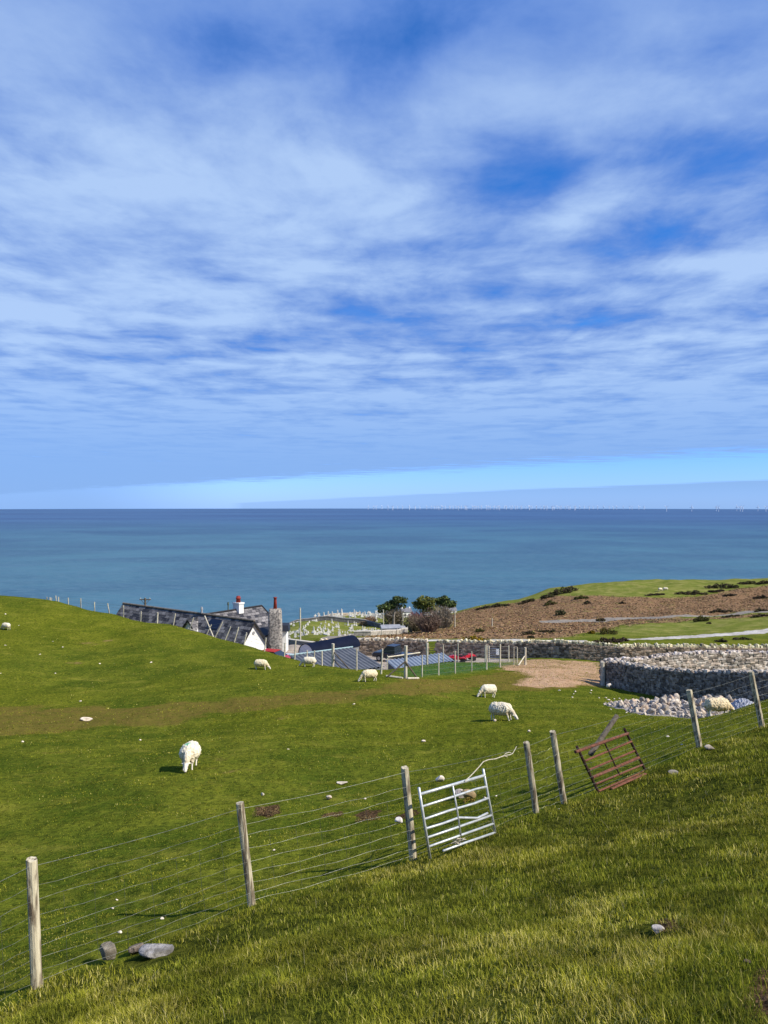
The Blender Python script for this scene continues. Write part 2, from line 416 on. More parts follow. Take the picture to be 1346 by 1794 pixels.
FENCE_LINE = ((-330, 4.6), (60, 6.3), (440, 8.2), (725, 9.6), (941, 11.8), (990, 12.25), (1228, 15.5), (1338, 17), (1560, 19.5))
def zones(x, y):
    Z = {}
    Z['dirt'] = poly_w([[(905, 1156), (960, 1156), (1056, 1161), (1056, 1198), (1010, 1204), (950, 1206), (890, 1198), (925, 1180), (875, 1172)]], x, y, 1.8)
    Z['worn'] = poly_w([[(-200, 1240), (0, 1240), (200, 1236), (420, 1226), (640, 1208), (760, 1190), (860, 1181), (960, 1172), (1057, 1175), (1040, 1204), (960, 1211), (850, 1207), (760, 1216), (600, 1232), (400, 1252), (200, 1272), (0, 1292), (-200, 1310)]], x, y, 1.6)
    Z['road'] = poly_w([[(560, 1121.5), (700, 1120.5), (866, 1119.5), (960, 1121), (1030, 1122), (1030, 1125), (940, 1124.6), (866, 1123.2), (700, 1124), (560, 1125)],
                        [(1095, 1119.6), (1150, 1116.5), (1230, 1111), (1346, 1101.5), (1600, 1088), (1600, 1094), (1346, 1108.5), (1230, 1117), (1150, 1121), (1100, 1121.5)]], x, y, 0.5)
    Z['asph'] = poly_w([[(945, 1088), (1006, 1086), (1100, 1081.5), (1176, 1078), (1290, 1073), (1346, 1069.5), (1600, 1060), (1600, 1064), (1346, 1073.5), (1290, 1077), (1176, 1081.5), (1100, 1085), (1006, 1089.5), (945, 1090.5)],
                        [(560, 1120), (620, 1109), (700, 1101), (760, 1101), (760, 1103), (700, 1104.5), (625, 1113), (580, 1121)]], x, y, 0.6)
    Z['bracken'] = poly_w([[(560, 1122), (640, 1116), (700, 1110), (760, 1104), (790, 1098), (780, 1080), (800, 1074), (840, 1064), (905, 1056), (960, 1046), (1010, 1044), (1100, 1046), (1180, 1048), (1250, 1040), (1346, 1026), (1600, 1024), (1600, 1064), (1346, 1069), (1290, 1073), (1200, 1080), (1120, 1090), (1075, 1100), (1040, 1108), (980, 1117), (900, 1119), (800, 1119), (640, 1121)]], x, y, 3.0)
    Z['bracken'] = np.maximum(Z['bracken'], 0.8*poly_w([[(1080, 1092), (1180, 1083), (1300, 1077), (1346, 1074), (1346, 1080), (1200, 1088), (1100, 1098)]], x, y, 2))
    Z['yard'] = poly_w([[(440, 1150, 78), (505, 1120, 104), (560, 1120, 98), (650, 1120, 92), (900, 1120, 80), (900, 1120, 66), (700, 1100, 66), (560, 1100, 60), (480, 1100, 70)]], x, y, 0.8)
    Z['lush'] = poly_w([[(700, 1176), (770, 1161), (890, 1157), (915, 1163), (850, 1174), (770, 1182), (712, 1187)]], x, y, 0.7)
    fx = np.array([gat(a, b)[0] for a, b in FENCE_LINE]); fy = np.array([b for a, b in FENCE_LINE])
    Z['rough'] = sstep(-.1, .35, np.interp(x, fx, fy)-y)*sstep(-6, -3, y)*sstep(24, 16, np.hypot(x, y))
    Z['soil'] = poly_w([[(447, 1412), (490, 1409), (493, 1424), (470, 1433), (448, 1428)], [(620, 1428), (640, 1418), (672, 1420), (655, 1434), (636, 1440)], [(560, 1428), (600, 1421), (602, 1427), (570, 1432)], [(688, 1432), (730, 1418), (736, 1426), (700, 1436)],
                        [(1318, 1725), (1332, 1700), (1400, 1680), (1400, 1794), (1322, 1794), (1306, 1765)], [(1145, 1612), (1180, 1606), (1190, 1626), (1160, 1636)]], x, y, 0.13)
    return Z

def build_ground():
    th = np.concatenate((np.linspace(-180, -50, 66)[:-1], np.linspace(-50, -36, 60)[:-1], np.linspace(-36, 36, 620), np.linspace(36, 50, 60)[1:], np.linspace(50, 180, 66)[1:-1]))
    rr = np.concatenate(([0.35], np.exp(np.linspace(math.log(0.8), math.log(480), 560))))
    T, Rr = np.meshgrid(R(1)*th, rr)
    x = Rr*np.sin(T); y = Rr*np.cos(T); z = height(x, y)
    nr, nt = x.shape
    verts = np.stack((x.ravel(), y.ravel(), z.ravel()), 1)
    i = np.arange(nr-1)[:, None]*nt; j = np.arange(nt)[None]; j2 = (j+1) % nt
    faces = np.stack((i+j, i+nt+j, i+nt+j2, i+j2), -1).reshape(-1, 4)[:, ::-1]
    # centre cap
    zc = z[0].mean(); verts = np.vstack((verts, [[0, 0, hz(0, 0.3)]]))
    o = link('ground', verts, faces, None, None, None, True)
    import bmesh
    bm = bmesh.new(); bm.from_mesh(o.data); bm.verts.ensure_lookup_table()
    cv = bm.verts[len(verts)-1]
    for k in range(nt): bm.faces.new((bm.verts[k], bm.verts[(k+1) % nt], cv)).smooth = True
    bmesh.ops.recalc_face_normals(bm, faces=bm.faces[-nt:])
    bm.to_mesh(o.data); bm.free()
    me = o.data
    X = verts[:, 0]; Y = verts[:, 1]
    Z = zones(X, Y)
    for nm, keys in (('zoneA', ('dirt', 'worn', 'road')), ('zoneB', ('asph', 'bracken', 'yard')), ('zoneC', ('lush', 'soil', 'rough'))):
        a = me.color_attributes.new(nm, 'FLOAT_COLOR', 'POINT')
        c4 = np.zeros((len(verts), 4), np.float32); c4[:, 3] = 1
        for q, k in enumerate(keys):
            if k: c4[:, q] = Z[k]
        a.data.foreach_set('color', c4.ravel())
    m, t, b = newmat('ground_cover')
    P = t.node('ShaderNodeNewGeometry').outputs['Position']
    P2 = t.vmath('MULTIPLY', P, (1, 1, 0.4))
    def zone(nm):
        s = t.node('ShaderNodeSeparateColor'); t.l.new(t.node('ShaderNodeVertexColor', layer_name=nm).outputs[0], s.inputs[0]); return s.outputs
    za, zb, zc_ = zone('zoneA'), zone('zoneB'), zone('zoneC')
    n_big = t.noise(P2, 0.06, 3, 0.5); n_mid = t.noise(P2, 0.33, 5, 0.6); n_s = t.noise(P2, 2.6, 6, 0.65); n_f = t.noise(P2, 19.0, 4, 0.7); n_c = t.noise(P2, 7.0, 5, 0.7)
    # turf
    g = t.mix(t.step(n_mid, 0.36, 0.66), (0.062, 0.090, 0.010), (0.140, 0.156, 0.017))
    g = t.mix(t.math('MULTIPLY', t.step(n_s, 0.50, 0.72), 0.55), g, (0.190, 0.182, 0.022))
    g = t.mix(t.math('MULTIPLY', t.step(n_big, 0.45, 0.62), 0.4), g, (0.150, 0.155, 0.012))
    g = t.mix(t.math('MULTIPLY', t.step(n_c, 0.56, 0.36), 0.8), g, (0.026, 0.040, 0.007))
    g = t.mix(t.math('MULTIPLY', t.step(n_f, 0.40, 0.75), 0.30), g, (0.190, 0.205, 0.018))
    n_p = t.noise(t.vmath('MULTIPLY', P, (0.55, 1.1, .4)), 1.0, 6, 0.72)
    g = t.mix(t.math('MULTIPLY', t.step(n_p, 0.52, 0.70), 0.50), g, (0.225, 0.210, 0.032))
    g = t.mix(t.math('MULTIPLY', t.step(n_p, 0.46, 0.32), 0.45), g, (0.034, 0.066, 0.006))
    vor = t.node('ShaderNodeTexVoronoi'); t.put(vor.inputs['Vector'], P2); vor.inputs['Scale'].default_value = 1.6
    fleck = t.math('MULTIPLY', t.step(vor.outputs['Distance'], 0.045, 0.02), t.step(n_s, 0.56, 0.60))
    def noisy(mask, n_, amt):
        return t.step(t.math('MULTIPLY_ADD', t.math('SUBTRACT', n_, 0.5), amt, mask), 0.35, 0.65)
    col = g
    pstep = t.math('MULTIPLY', noisy(za[1], n_mid, 2.4), t.math('MULTIPLY_ADD', t.step(n_s, 0.30, 0.66), 0.52, 0.38))
    col = t.mix(pstep, col, (0.155, 0.112, 0.028))
    dcol = t.mix(t.step(n_s, 0.35, 0.65), (0.36, 0.215, 0.115), (0.50, 0.33, 0.20))
    dcol = t.mix(t.math('MULTIPLY', t.step(n_mid, 0.5, 0.7), 0.6), dcol, (0.20, 0.13, 0.055))
    col = t.mix(noisy(za[0], n_mid, 2.0), col, dcol)
    br = t.mix(t.step(n_s, 0.35, 0.62), (0.135, 0.076, 0.038), (0.285, 0.178, 0.098))
    br = t.mix(t.math('MULTIPLY', t.step(n_mid, 0.56, 0.70), 0.7), br, (0.190, 0.175, 0.055))
    col = t.mix(noisy(zb[1], n_mid, 1.3), col, br)
    shaded_thatch = t.mix(t.step(n_c, 0.38, 0.62), (0.022, 0.028, 0.005), (0.090, 0.092, 0.014))  # thatch of the rough strip, darkened to put shade between the blades
    col = t.mix(t.math('MULTIPLY', zc_[2], 0.85), col, shaded_thatch)
    # far slopes beyond the road are drier and paler
    py_ = t.sep(P)[1]
    dry = t.mix(t.step(n_mid, 0.4, 0.7), (0.150, 0.175, 0.036), (0.270, 0.245, 0.085))
    farw = t.math('MULTIPLY', t.step(py_, 95, 130), t.math('SUBTRACT', 0.72, t.math('MULTIPLY', zb[1], 0.72)))
    col = t.mix(farw, col, dry)
    col = t.mix(t.math('MULTIPLY', zc_[0], 0.75), col, t.mix(t.step(n_s, 0.4, 0.65), (0.030, 0.095, 0.028), (0.060, 0.135, 0.040)))
    col = t.mix(noisy(zc_[1], n_c, 1.2), col, t.mix(t.step(n_f, 0.4, 0.65), (0.035, 0.021, 0.011), (0.150, 0.092, 0.046)))
    col = t.mix(zb[2], col, t.mix(t.step(n_s, 0.35, 0.65), (0.30, 0.25, 0.20), (0.42, 0.36, 0.29)))
    col = t.mix(noisy(zb[0], n_s, 0.4), col, (0.255, 0.225, 0.185))
    col = t.mix(noisy(za[2], n_s, 0.5), col, t.mix(t.step(n_mid, 0.4, 0.65), (0.38, 0.35, 0.30), (0.52, 0.49, 0.44)))
    col = t.mix(fleck, col, (0.62, 0.58, 0.46))
    t.put(b.inputs['Base Color'], col); b.inputs['Roughness'].default_value = 0.95
    b.inputs['Specular IOR Level'].default_value = 0.0
    bp = t.node('ShaderNodeBump'); bp.inputs['Strength'].default_value = 0.9; bp.inputs['Distance'].default_value = 0.09
    hsum = t.math('ADD', n_s, t.math('MULTIPLY', n_c, 0.6)); hsum = t.math('ADD', hsum, t.math('MULTIPLY', n_f, 0.22))
    bp2 = t.node('ShaderNodeBump'); bp2.inputs['Strength'].default_value = 0.7
    t.put(bp2.inputs['Distance'], t.math('MULTIPLY_ADD', zb[1], 1.2, 0.45)); t.put(bp2.inputs['Height'], n_mid)
    t.put(bp.inputs['Height'], hsum); t.put(bp.inputs['Normal'], bp2.outputs[0]); t.put(b.inputs['Normal'], bp.outputs[0])
    me.materials.append(m)
    tag(o, 'green sheep pasture sloping down to the headland', kind='structure')
build_ground()

def build_sea():
    nt = 360
    rr = np.concatenate((np.exp(np.linspace(math.log(180), math.log(64000), 220)),))
    T, Rr = np.meshgrid(np.linspace(0, 2*math.pi, nt, endpoint=False), rr)
    x = Rr*np.sin(T); y = Rr*np.cos(T); z = SEA - Rr**2/(2*6.371e6)
    verts = np.stack((x.ravel(), y.ravel(), z.ravel()), 1); nr = len(rr)
    i = np.arange(nr-1)[:, None]*nt; j = np.arange(nt)[None]; j2 = (j+1) % nt
    faces = np.stack((i+j, i+j2, i+nt+j2, i+nt+j), -1).reshape(-1, 4)[:, ::-1]
    m, t, b = newmat('sea_water')
    P = t.node('ShaderNodeNewGeometry').outputs['Position']
    far = t.vmath('LENGTH', P)
    a = t.noise(t.vmath('MULTIPLY', P, (0.0011, 0.0018, 0)), 1.0, 5, 0.6, 0.6)
    a2 = t.noise(t.vmath('MULTIPLY', P, (0.00022, 0.0006, 0)), 1.0, 4, 0.6)
    a3 = t.noise(t.vmath('MULTIPLY', P, (0.006, 0.016, 0)), 1.0, 5, 0.65)
    col = t.mix(t.step(a, 0.36, 0.62), (0.026, 0.082, 0.135), (0.052, 0.150, 0.195))
    col = t.mix(t.math('MULTIPLY', t.step(a3, 0.35, 0.65), 0.35), col, (0.020, 0.064, 0.105))
    a4 = t.noise(t.vmath('MULTIPLY', P, (0.035, 0.085, 0)), 1.0, 5, 0.75)
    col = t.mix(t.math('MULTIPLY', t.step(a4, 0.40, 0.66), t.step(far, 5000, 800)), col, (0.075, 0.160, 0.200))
    a5 = t.noise(t.vmath('MULTIPLY', P, (0.006, 0.02, 0)), 1.0, 6, 0.8)
    col = t.mix(t.math('MULTIPLY', t.step(a5, 0.45, 0.66), 0.30), col, (0.080, 0.150, 0.215))
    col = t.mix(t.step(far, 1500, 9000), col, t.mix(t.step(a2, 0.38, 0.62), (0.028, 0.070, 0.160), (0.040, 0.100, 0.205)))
    # a few breaking crests
    wv = t.noise(t.vmath('MULTIPLY', P, (0.055, 0.11, 0)), 1.0, 3, 0.6)
    cap = t.math('MULTIPLY', t.step(wv, 0.765, 0.79), t.step(far, 4000, 1500))
    col = t.mix(cap, col, (0.75, 0.78, 0.8))
    t.put(b.inputs['Base Color'], col)
    b.inputs['Roughness'].default_value = 0.42; b.inputs['IOR'].default_value = 1.33
    b.inputs['Specular IOR Level'].default_value = 0.22
    bp = t.node('ShaderNodeBump'); bp.inputs['Strength'].default_value = 1.0; bp.inputs['Distance'].default_value = 2.2
    w1 = t.noise(t.vmath('MULTIPLY', P, (0.030, 0.070, 0)), 1.0, 7, 0.72)
    w2 = t.noise(t.vmath('MULTIPLY', P, (0.20, 0.36, 0)), 1.0, 4, 0.6)
    t.put(bp.inputs['Height'], t.math('MULTIPLY_ADD', w2, 0.25, w1)); t.put(b.inputs['Normal'], bp.outputs[0])
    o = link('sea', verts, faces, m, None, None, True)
    tag(o, 'open blue sea reaching to the horizon', kind='structure')
build_sea()
# ------------------------------------------------------------------ materials of things
M = {}
M['post'] = pmat('weathered_post', (0.50, 0.45, 0.32), (0.14, 0.11, 0.075), 9, 0.9, 0.8, stretch=(2.6, 2.6, 0.35), lo=0.42, hi=0.62, bdist=0.012, attr=True)
M['wood'] = pmat('grey_fence_wood', (0.66, 0.61, 0.47), (0.42, 0.37, 0.27), 7, 0.9, 0.4, stretch=(2, 2, 0.4))
M['darkwood'] = pmat('dark_old_wood', (0.16, 0.135, 0.10), (0.08, 0.065, 0.05), 9, 0.95, 0.5, stretch=(2, 2, 0.4))
M['wire'] = pmat('galvanised_wire', (0.26, 0.27, 0.23), (0.13, 0.13, 0.11), 20, 0.45, metal=0.5)
M['galv'] = pmat('galvanised_tube', (0.62, 0.64, 0.63), (0.45, 0.47, 0.46), 14, 0.45, 0.15, metal=0.35, spec=0.5)
M['rust'] = pmat('rusted_steel', (0.19, 0.075, 0.042), (0.10, 0.042, 0.028), 16, 0.9, 0.5, metal=0.0)
M['rustdark'] = pmat('dark_rusted_steel', (0.055, 0.026, 0.020), (0.03, 0.018, 0.015), 16, 0.9, 0.5)
M['rope'] = pmat('old_rope', (0.55, 0.50, 0.38), (0.40, 0.36, 0.27), 40, 0.95, 0.5)
M['rock'] = pmat('limestone', (0.50, 0.445, 0.37), (0.24, 0.215, 0.185), 5, 0.92, 0.8, attr=True, bdist=0.02)
M['lichen_rock'] = pmat('lichened_limestone', (0.36, 0.34, 0.31), (0.13, 0.12, 0.10), 11, 0.92, 0.9, attr=True, bdist=0.02)
M['stone'] = pmat('drystone', (1, 1, 1), (0.55, 0.54, 0.54), 3.2, 0.95, 0.6, attr=True, bdist=0.03)
M['core'] = pmat('wall_filling', (0.10, 0.095, 0.085), (0.05, 0.048, 0.045), 6, 0.95, 0.5)
M['leaf'] = None

# ------------------------------------------------------------------ foreground fence
def lerp(a, b, t): return a+(b-a)*t
def wood_post(name, base, top, r, parent, mat, seed=0, seg=12, sink=0.25, tone=(1, 1, 1), facet=0.06):
    base = Vector(base); top = Vector(top); ax = (top-base)
    base2 = base - ax.normalized()*sink
    g = random.Random(seed); n_ = 9
    mb = MB()
    pts = [base2.lerp(top, i/(n_-1)) for i in range(n_)]
    mb.tube(pts, [r*(1.04-0.07*i/(n_-1)) for i in range(n_)], seg)
    v = np.array(mb.v)
    off = [g.uniform(-facet, facet) for _ in range(seg)]
    for i in range(n_):
        c = np.array(pts[i])
        for k in range(seg):
            q = i*seg+k; v[q] = c + (v[q]-c)*(1+off[k]+g.uniform(-0.03, 0.03))
    # worn, slightly slanted top
    for k in range(seg): v[(n_-1)*seg+k] += np.array(ax.normalized())*g.uniform(-0.012, 0.008)
    mb.v = [tuple(q) for q in v]; mb.c = [tuple(tone)]*len(v)
    return mb.build(name, mat, parent, False, True)

FP = [  # photo columns of base and top, distance, radius, tone of the wood
    (-330, 1930, -352, 1690, 4.6, 0.045, 1.0), (60, 1730, 58, 1496, 6.3, 0.045, 1.25), (440, 1592, 421, 1406, 8.2, 0.046, 1.1), (725, 1511, 709, 1343, 9.6, 0.050, 1.15),
    (941, 1425, 922, 1298, 11.8, 0.050, 0.95), (990, 1413, 968, 1283, 12.25, 0.052, 1.05), (1228, 1310, 1207, 1207, 15.5, 0.062, 1.25), (1338, 1272, 1315, 1172, 17, 0.060, 1.1),
    (1560, 1190, 1530, 1100, 19.5, 0.06, 1.0)]
def posts_world():
    out = []
    for (bx, by, tx, ty, Y, r, tn) in FP:
        b = gat(bx, Y); dpx = FPX/Y
        t_ = np.array((b[0]+(tx-bx)/dpx, Y-0.06, b[2]+(by-ty)/dpx))
        out.append((b, t_, r, tn))
    return out
def build_front_fence():
    root = empty('wire_fence', gat(440, 8.2), 0, 'long wire netting fence on split wooden posts running across the foreground pasture', 'fence')
    o = Matrix.Translation(-Vector(root.location))
    pw = posts_world()
    for i, (b, t_, r, tn) in enumerate(pw):
        p = wood_post('post', Vector(b)-root.location, Vector(t_)-root.location, r, root, M['post'], 40+i, 14, 0.3, (tn, tn*0.985, tn*0.95))
    heights = (0.96, 0.81, 0.70, 0.57, 0.45, 0.34, 0.24, 0.15, 0.07)
    for hi, f in enumerate(heights):
        mb = MB(); pts = []
        for i in range(len(pw)-1):
            (b0, t0, r0, _), (b1, t1, r1, _) = pw[i], pw[i+1]
            a = lerp(b0, t0, f) + np.array((0.0, -r0-0.004, 0)); c = lerp(b1, t1, f) + np.array((0.0, -r1-0.004, 0))
            n_ = 10
            for k in range(n_ if i < len(pw)-2 else n_+1):
                u = k/n_; p = lerp(a, c, u)
                sag = (0.03 if hi < 2 else 0.022)*math.sin(math.pi*u)*np.linalg.norm(c-a)/3
                wob = 0.0 if hi < 1 else 0.010*math.sin(u*17+hi*2.1+i)
                if f < 0.3: sag += 0.0
                p = p - np.array((0, 0, sag-wob))
                hg = hz(p[0], p[1])
                if p[2] < hg+0.025: p[2] = hg+0.025
                pts.append(p-np.array(root.location))
        mb.tube(pts, 0.0013 if hi else 0.0018, 4)
        mb.build('wire', M['wire'], root)
    # upright stay wires of the netting, one mesh (a surface pattern of the netting)
    for i in range(len(pw)-1):
        (b0, t0, r0, _), (b1, t1, r1, _) = pw[i], pw[i+1]
        L = np.linalg.norm(b1-b0); m_ = max(2, int(L/0.30))
        for k in range(1, m_):
            u = k/m_; b = lerp(b0, b1, u); t_ = lerp(t0, t1, u)
            lo_, hi_ = lerp(b, t_, 0.07), lerp(b, t_, 0.70)
            lo_ = lo_ + np.array((0, -r0-0.004, 0)); hi_ = hi_ + np.array((0, -r0-0.004, -0.02))
            lo_[2] = max(lo_[2], hz(lo_[0], lo_[1])+0.01)
            md = (lo_+hi_)/2+np.array((random.uniform(-.015, .015), 0, 0))
            mb = MB(); mb.tube([lo_-np.array(root.location), md-np.array(root.location), hi_-np.array(root.location)], 0.0017, 3)
            mb.build('stay_wire', M['wire'], root)
    # wool caught on the bottom wire
    return root, pw
front, PW = build_front_fence()

def plane_pick(p0, p1, tilt):
    """plane through two ground points, leaning away by tilt; returns f(px,py)->world"""
    p0 = np.array(p0); p1 = np.array(p1)
    up = np.array((0, tilt, 1.0)); nrm = np.cross(p1-p0, up)
    def f(px, py, push=0.0):
        d = ray(px, py); s = (p0@nrm)/(d@nrm); q = d*s
        return q - np.array((0, push, 0))
    return f

def build_white_gate():
    A = gat(754, 9.35); B = gat(868, 10.55)
    f = plane_pick(A+np.array((0, 0, 0.0)), B, 0.10)
    z7 = lambda X, Y: (720+X/8.41, 1330+Y/8.41)
    root = empty('metal_hurdle', A, 0, 'small bent galvanised tube gate tied against the wire fence near the middle post', 'gate')
    L = np.array(root.location)
    def tube(name, pts, r, mat=M['galv'], par=root, push=0.0, seg=8):
        mb = MB(); mb.tube([f(*z7(*p), push)-L for p in pts], r, seg); return mb.build(name, mat, par, True)
    tube('stile', [(118, 420), (200, 935), (285, 1462)], 0.017)
    tube('stile', [(1065, 145), (1150, 600), (1245, 1092)], 0.017)
    rails = [[(135, 518), (1082, 240)], [(155, 702), (650, 545), (960, 440), (1115, 405)], [(190, 888), (560, 760), (930, 655), (1145, 572)],
             [(205, 1028), (480, 945), (705, 862), (980, 868), (1130, 795)], [(230, 1160), (700, 1000), (1185, 828)], [(255, 1292), (1215, 950)], [(475, 1352), (800, 1232), (1245, 1080)]]
    for i, rr_ in enumerate(rails): tube('rail', rr_, 0.0155 if i else 0.020)
    tube('centre_stile', [(615, 385), (680, 740), (735, 1120)], 0.012, push=0.02)
    return f, z7
gate_f, z7 = build_white_gate()

def build_rope():
    pts = [(815, 1368), (822, 1362), (830, 1354), (840, 1343), (847, 1334.5), (856, 1331), (868, 1329.6), (878, 1326), (885, 1323.5), (893, 1322.5), (898, 1320.5), (902, 1314), (905, 1308)]
    w = []
    for i, (a, b) in enumerate(pts):
        u = i/(len(pts)-1); w.append(at(a, b, lerp(10.0, 11.35, u)))
    L = w[0]; mb = MB(); mb.tube([p-L for p in w], [0.007]*10+[0.005]*3, 6)
    mb.tube([at(898, 1320, 11.25)-L, at(892, 1318, 11.2)-L, at(886, 1320, 11.15)-L, at(882, 1324, 11.1)-L, at(889, 1326, 11.15)-L], 0.006, 5)
    o = mb.build('rope', M['rope']); o.location = L
    tag(o, 'frayed pale rope from the top rail of the galvanised gate to the fence wires', 'rope')
    # loop of cord round the lowest rails
    mb = MB(); pts = []
    L = gate_f(*z7(700, 1190), 0.03)
    for k in range(60):
        a = k*0.42; rr = 0.03+0.012*math.sin(k*1.7)
        pts.append(np.array((rr*2.0*math.cos(a)+0.02*math.sin(k*.3), 0.012*math.sin(k*1.1), rr*math.sin(a*1.13))))
    mb.tube(pts, 0.006, 5); o = mb.build('baler_twine', M['rope']); o.location = L
    tag(o, 'knot of cream baler twine hanging at the foot of the galvanised gate', 'twine')
build_rope()

def build_rusty_gate():
    z8 = lambda X, Y: (820+X/3.959, 1180+Y/3.959)
    A = gat(1047, 12.95); B = gat(1130, 14.35)
    f = plane_pick(A, B, 0.12)
    root = empty('rusty_gate', A, 0, 'rust brown flat bar gate leaning askew on the wire fence', 'gate')
    L = np.array(root.location)
    def bar(name, a, b, r, mat, push=0, flat=None):
        mb = MB(); p, q = f(*z8(*a), push)-L, f(*z8(*b), push)-L
        mb.tube([p, lerp(p, q, .5), q], r, 8, flat=flat); return mb.build(name, mat, root)
    bar('stile', (755, 505), (908, 830), 0.024, M['rustdark']); bar('stile', (1085, 383), (1237, 684), 0.024, M['rustdark'])
    for a, b, r in (((742, 541), (1108, 412), 0.027), ((808, 603), (1132, 468), 0.018), ((838, 664), (1152, 534), 0.018), ((862, 717), (1182, 580), 0.027), ((884, 762), (1206, 630), 0.018), ((905, 812), (1228, 672), 0.018)):
        bar('rail', a, b, r, M['rust'], 0.025)
    bar('brace', (940, 468), (1047, 697), 0.014, M['rustdark'], 0.04)
    # rusty strip lying in the grass at its foot
    a, b = ground(1071, 1384), ground(1131, 1358)
    mb = MB(); mb.tube([a-a+np.array((0, 0, .02)), (b-a)/2+np.array((0, 0, .03)), b-a+np.array((0, 0, .03))], 0.035, 6, flat=(1, .4))
    o = mb.build('metal_strip', M['rust']); o.location = a
    tag(o, 'rusty metal strip half sunk in grass below the rust brown gate', 'scrap')
    # old leaning post behind it, hung in the wires
    a, b = at(1034, 1322, 13.6), at(1081, 1254, 14.1)
    o = wood_post('broken_post', Vector((0, 0, 0)), Vector(b-a), 0.047, None, M['darkwood'], 77, 10, 0.0)
    o.location = a; tag(o, 'grey broken post tilting right, caught in the wires behind the rusty gate', 'post')
build_rusty_gate()

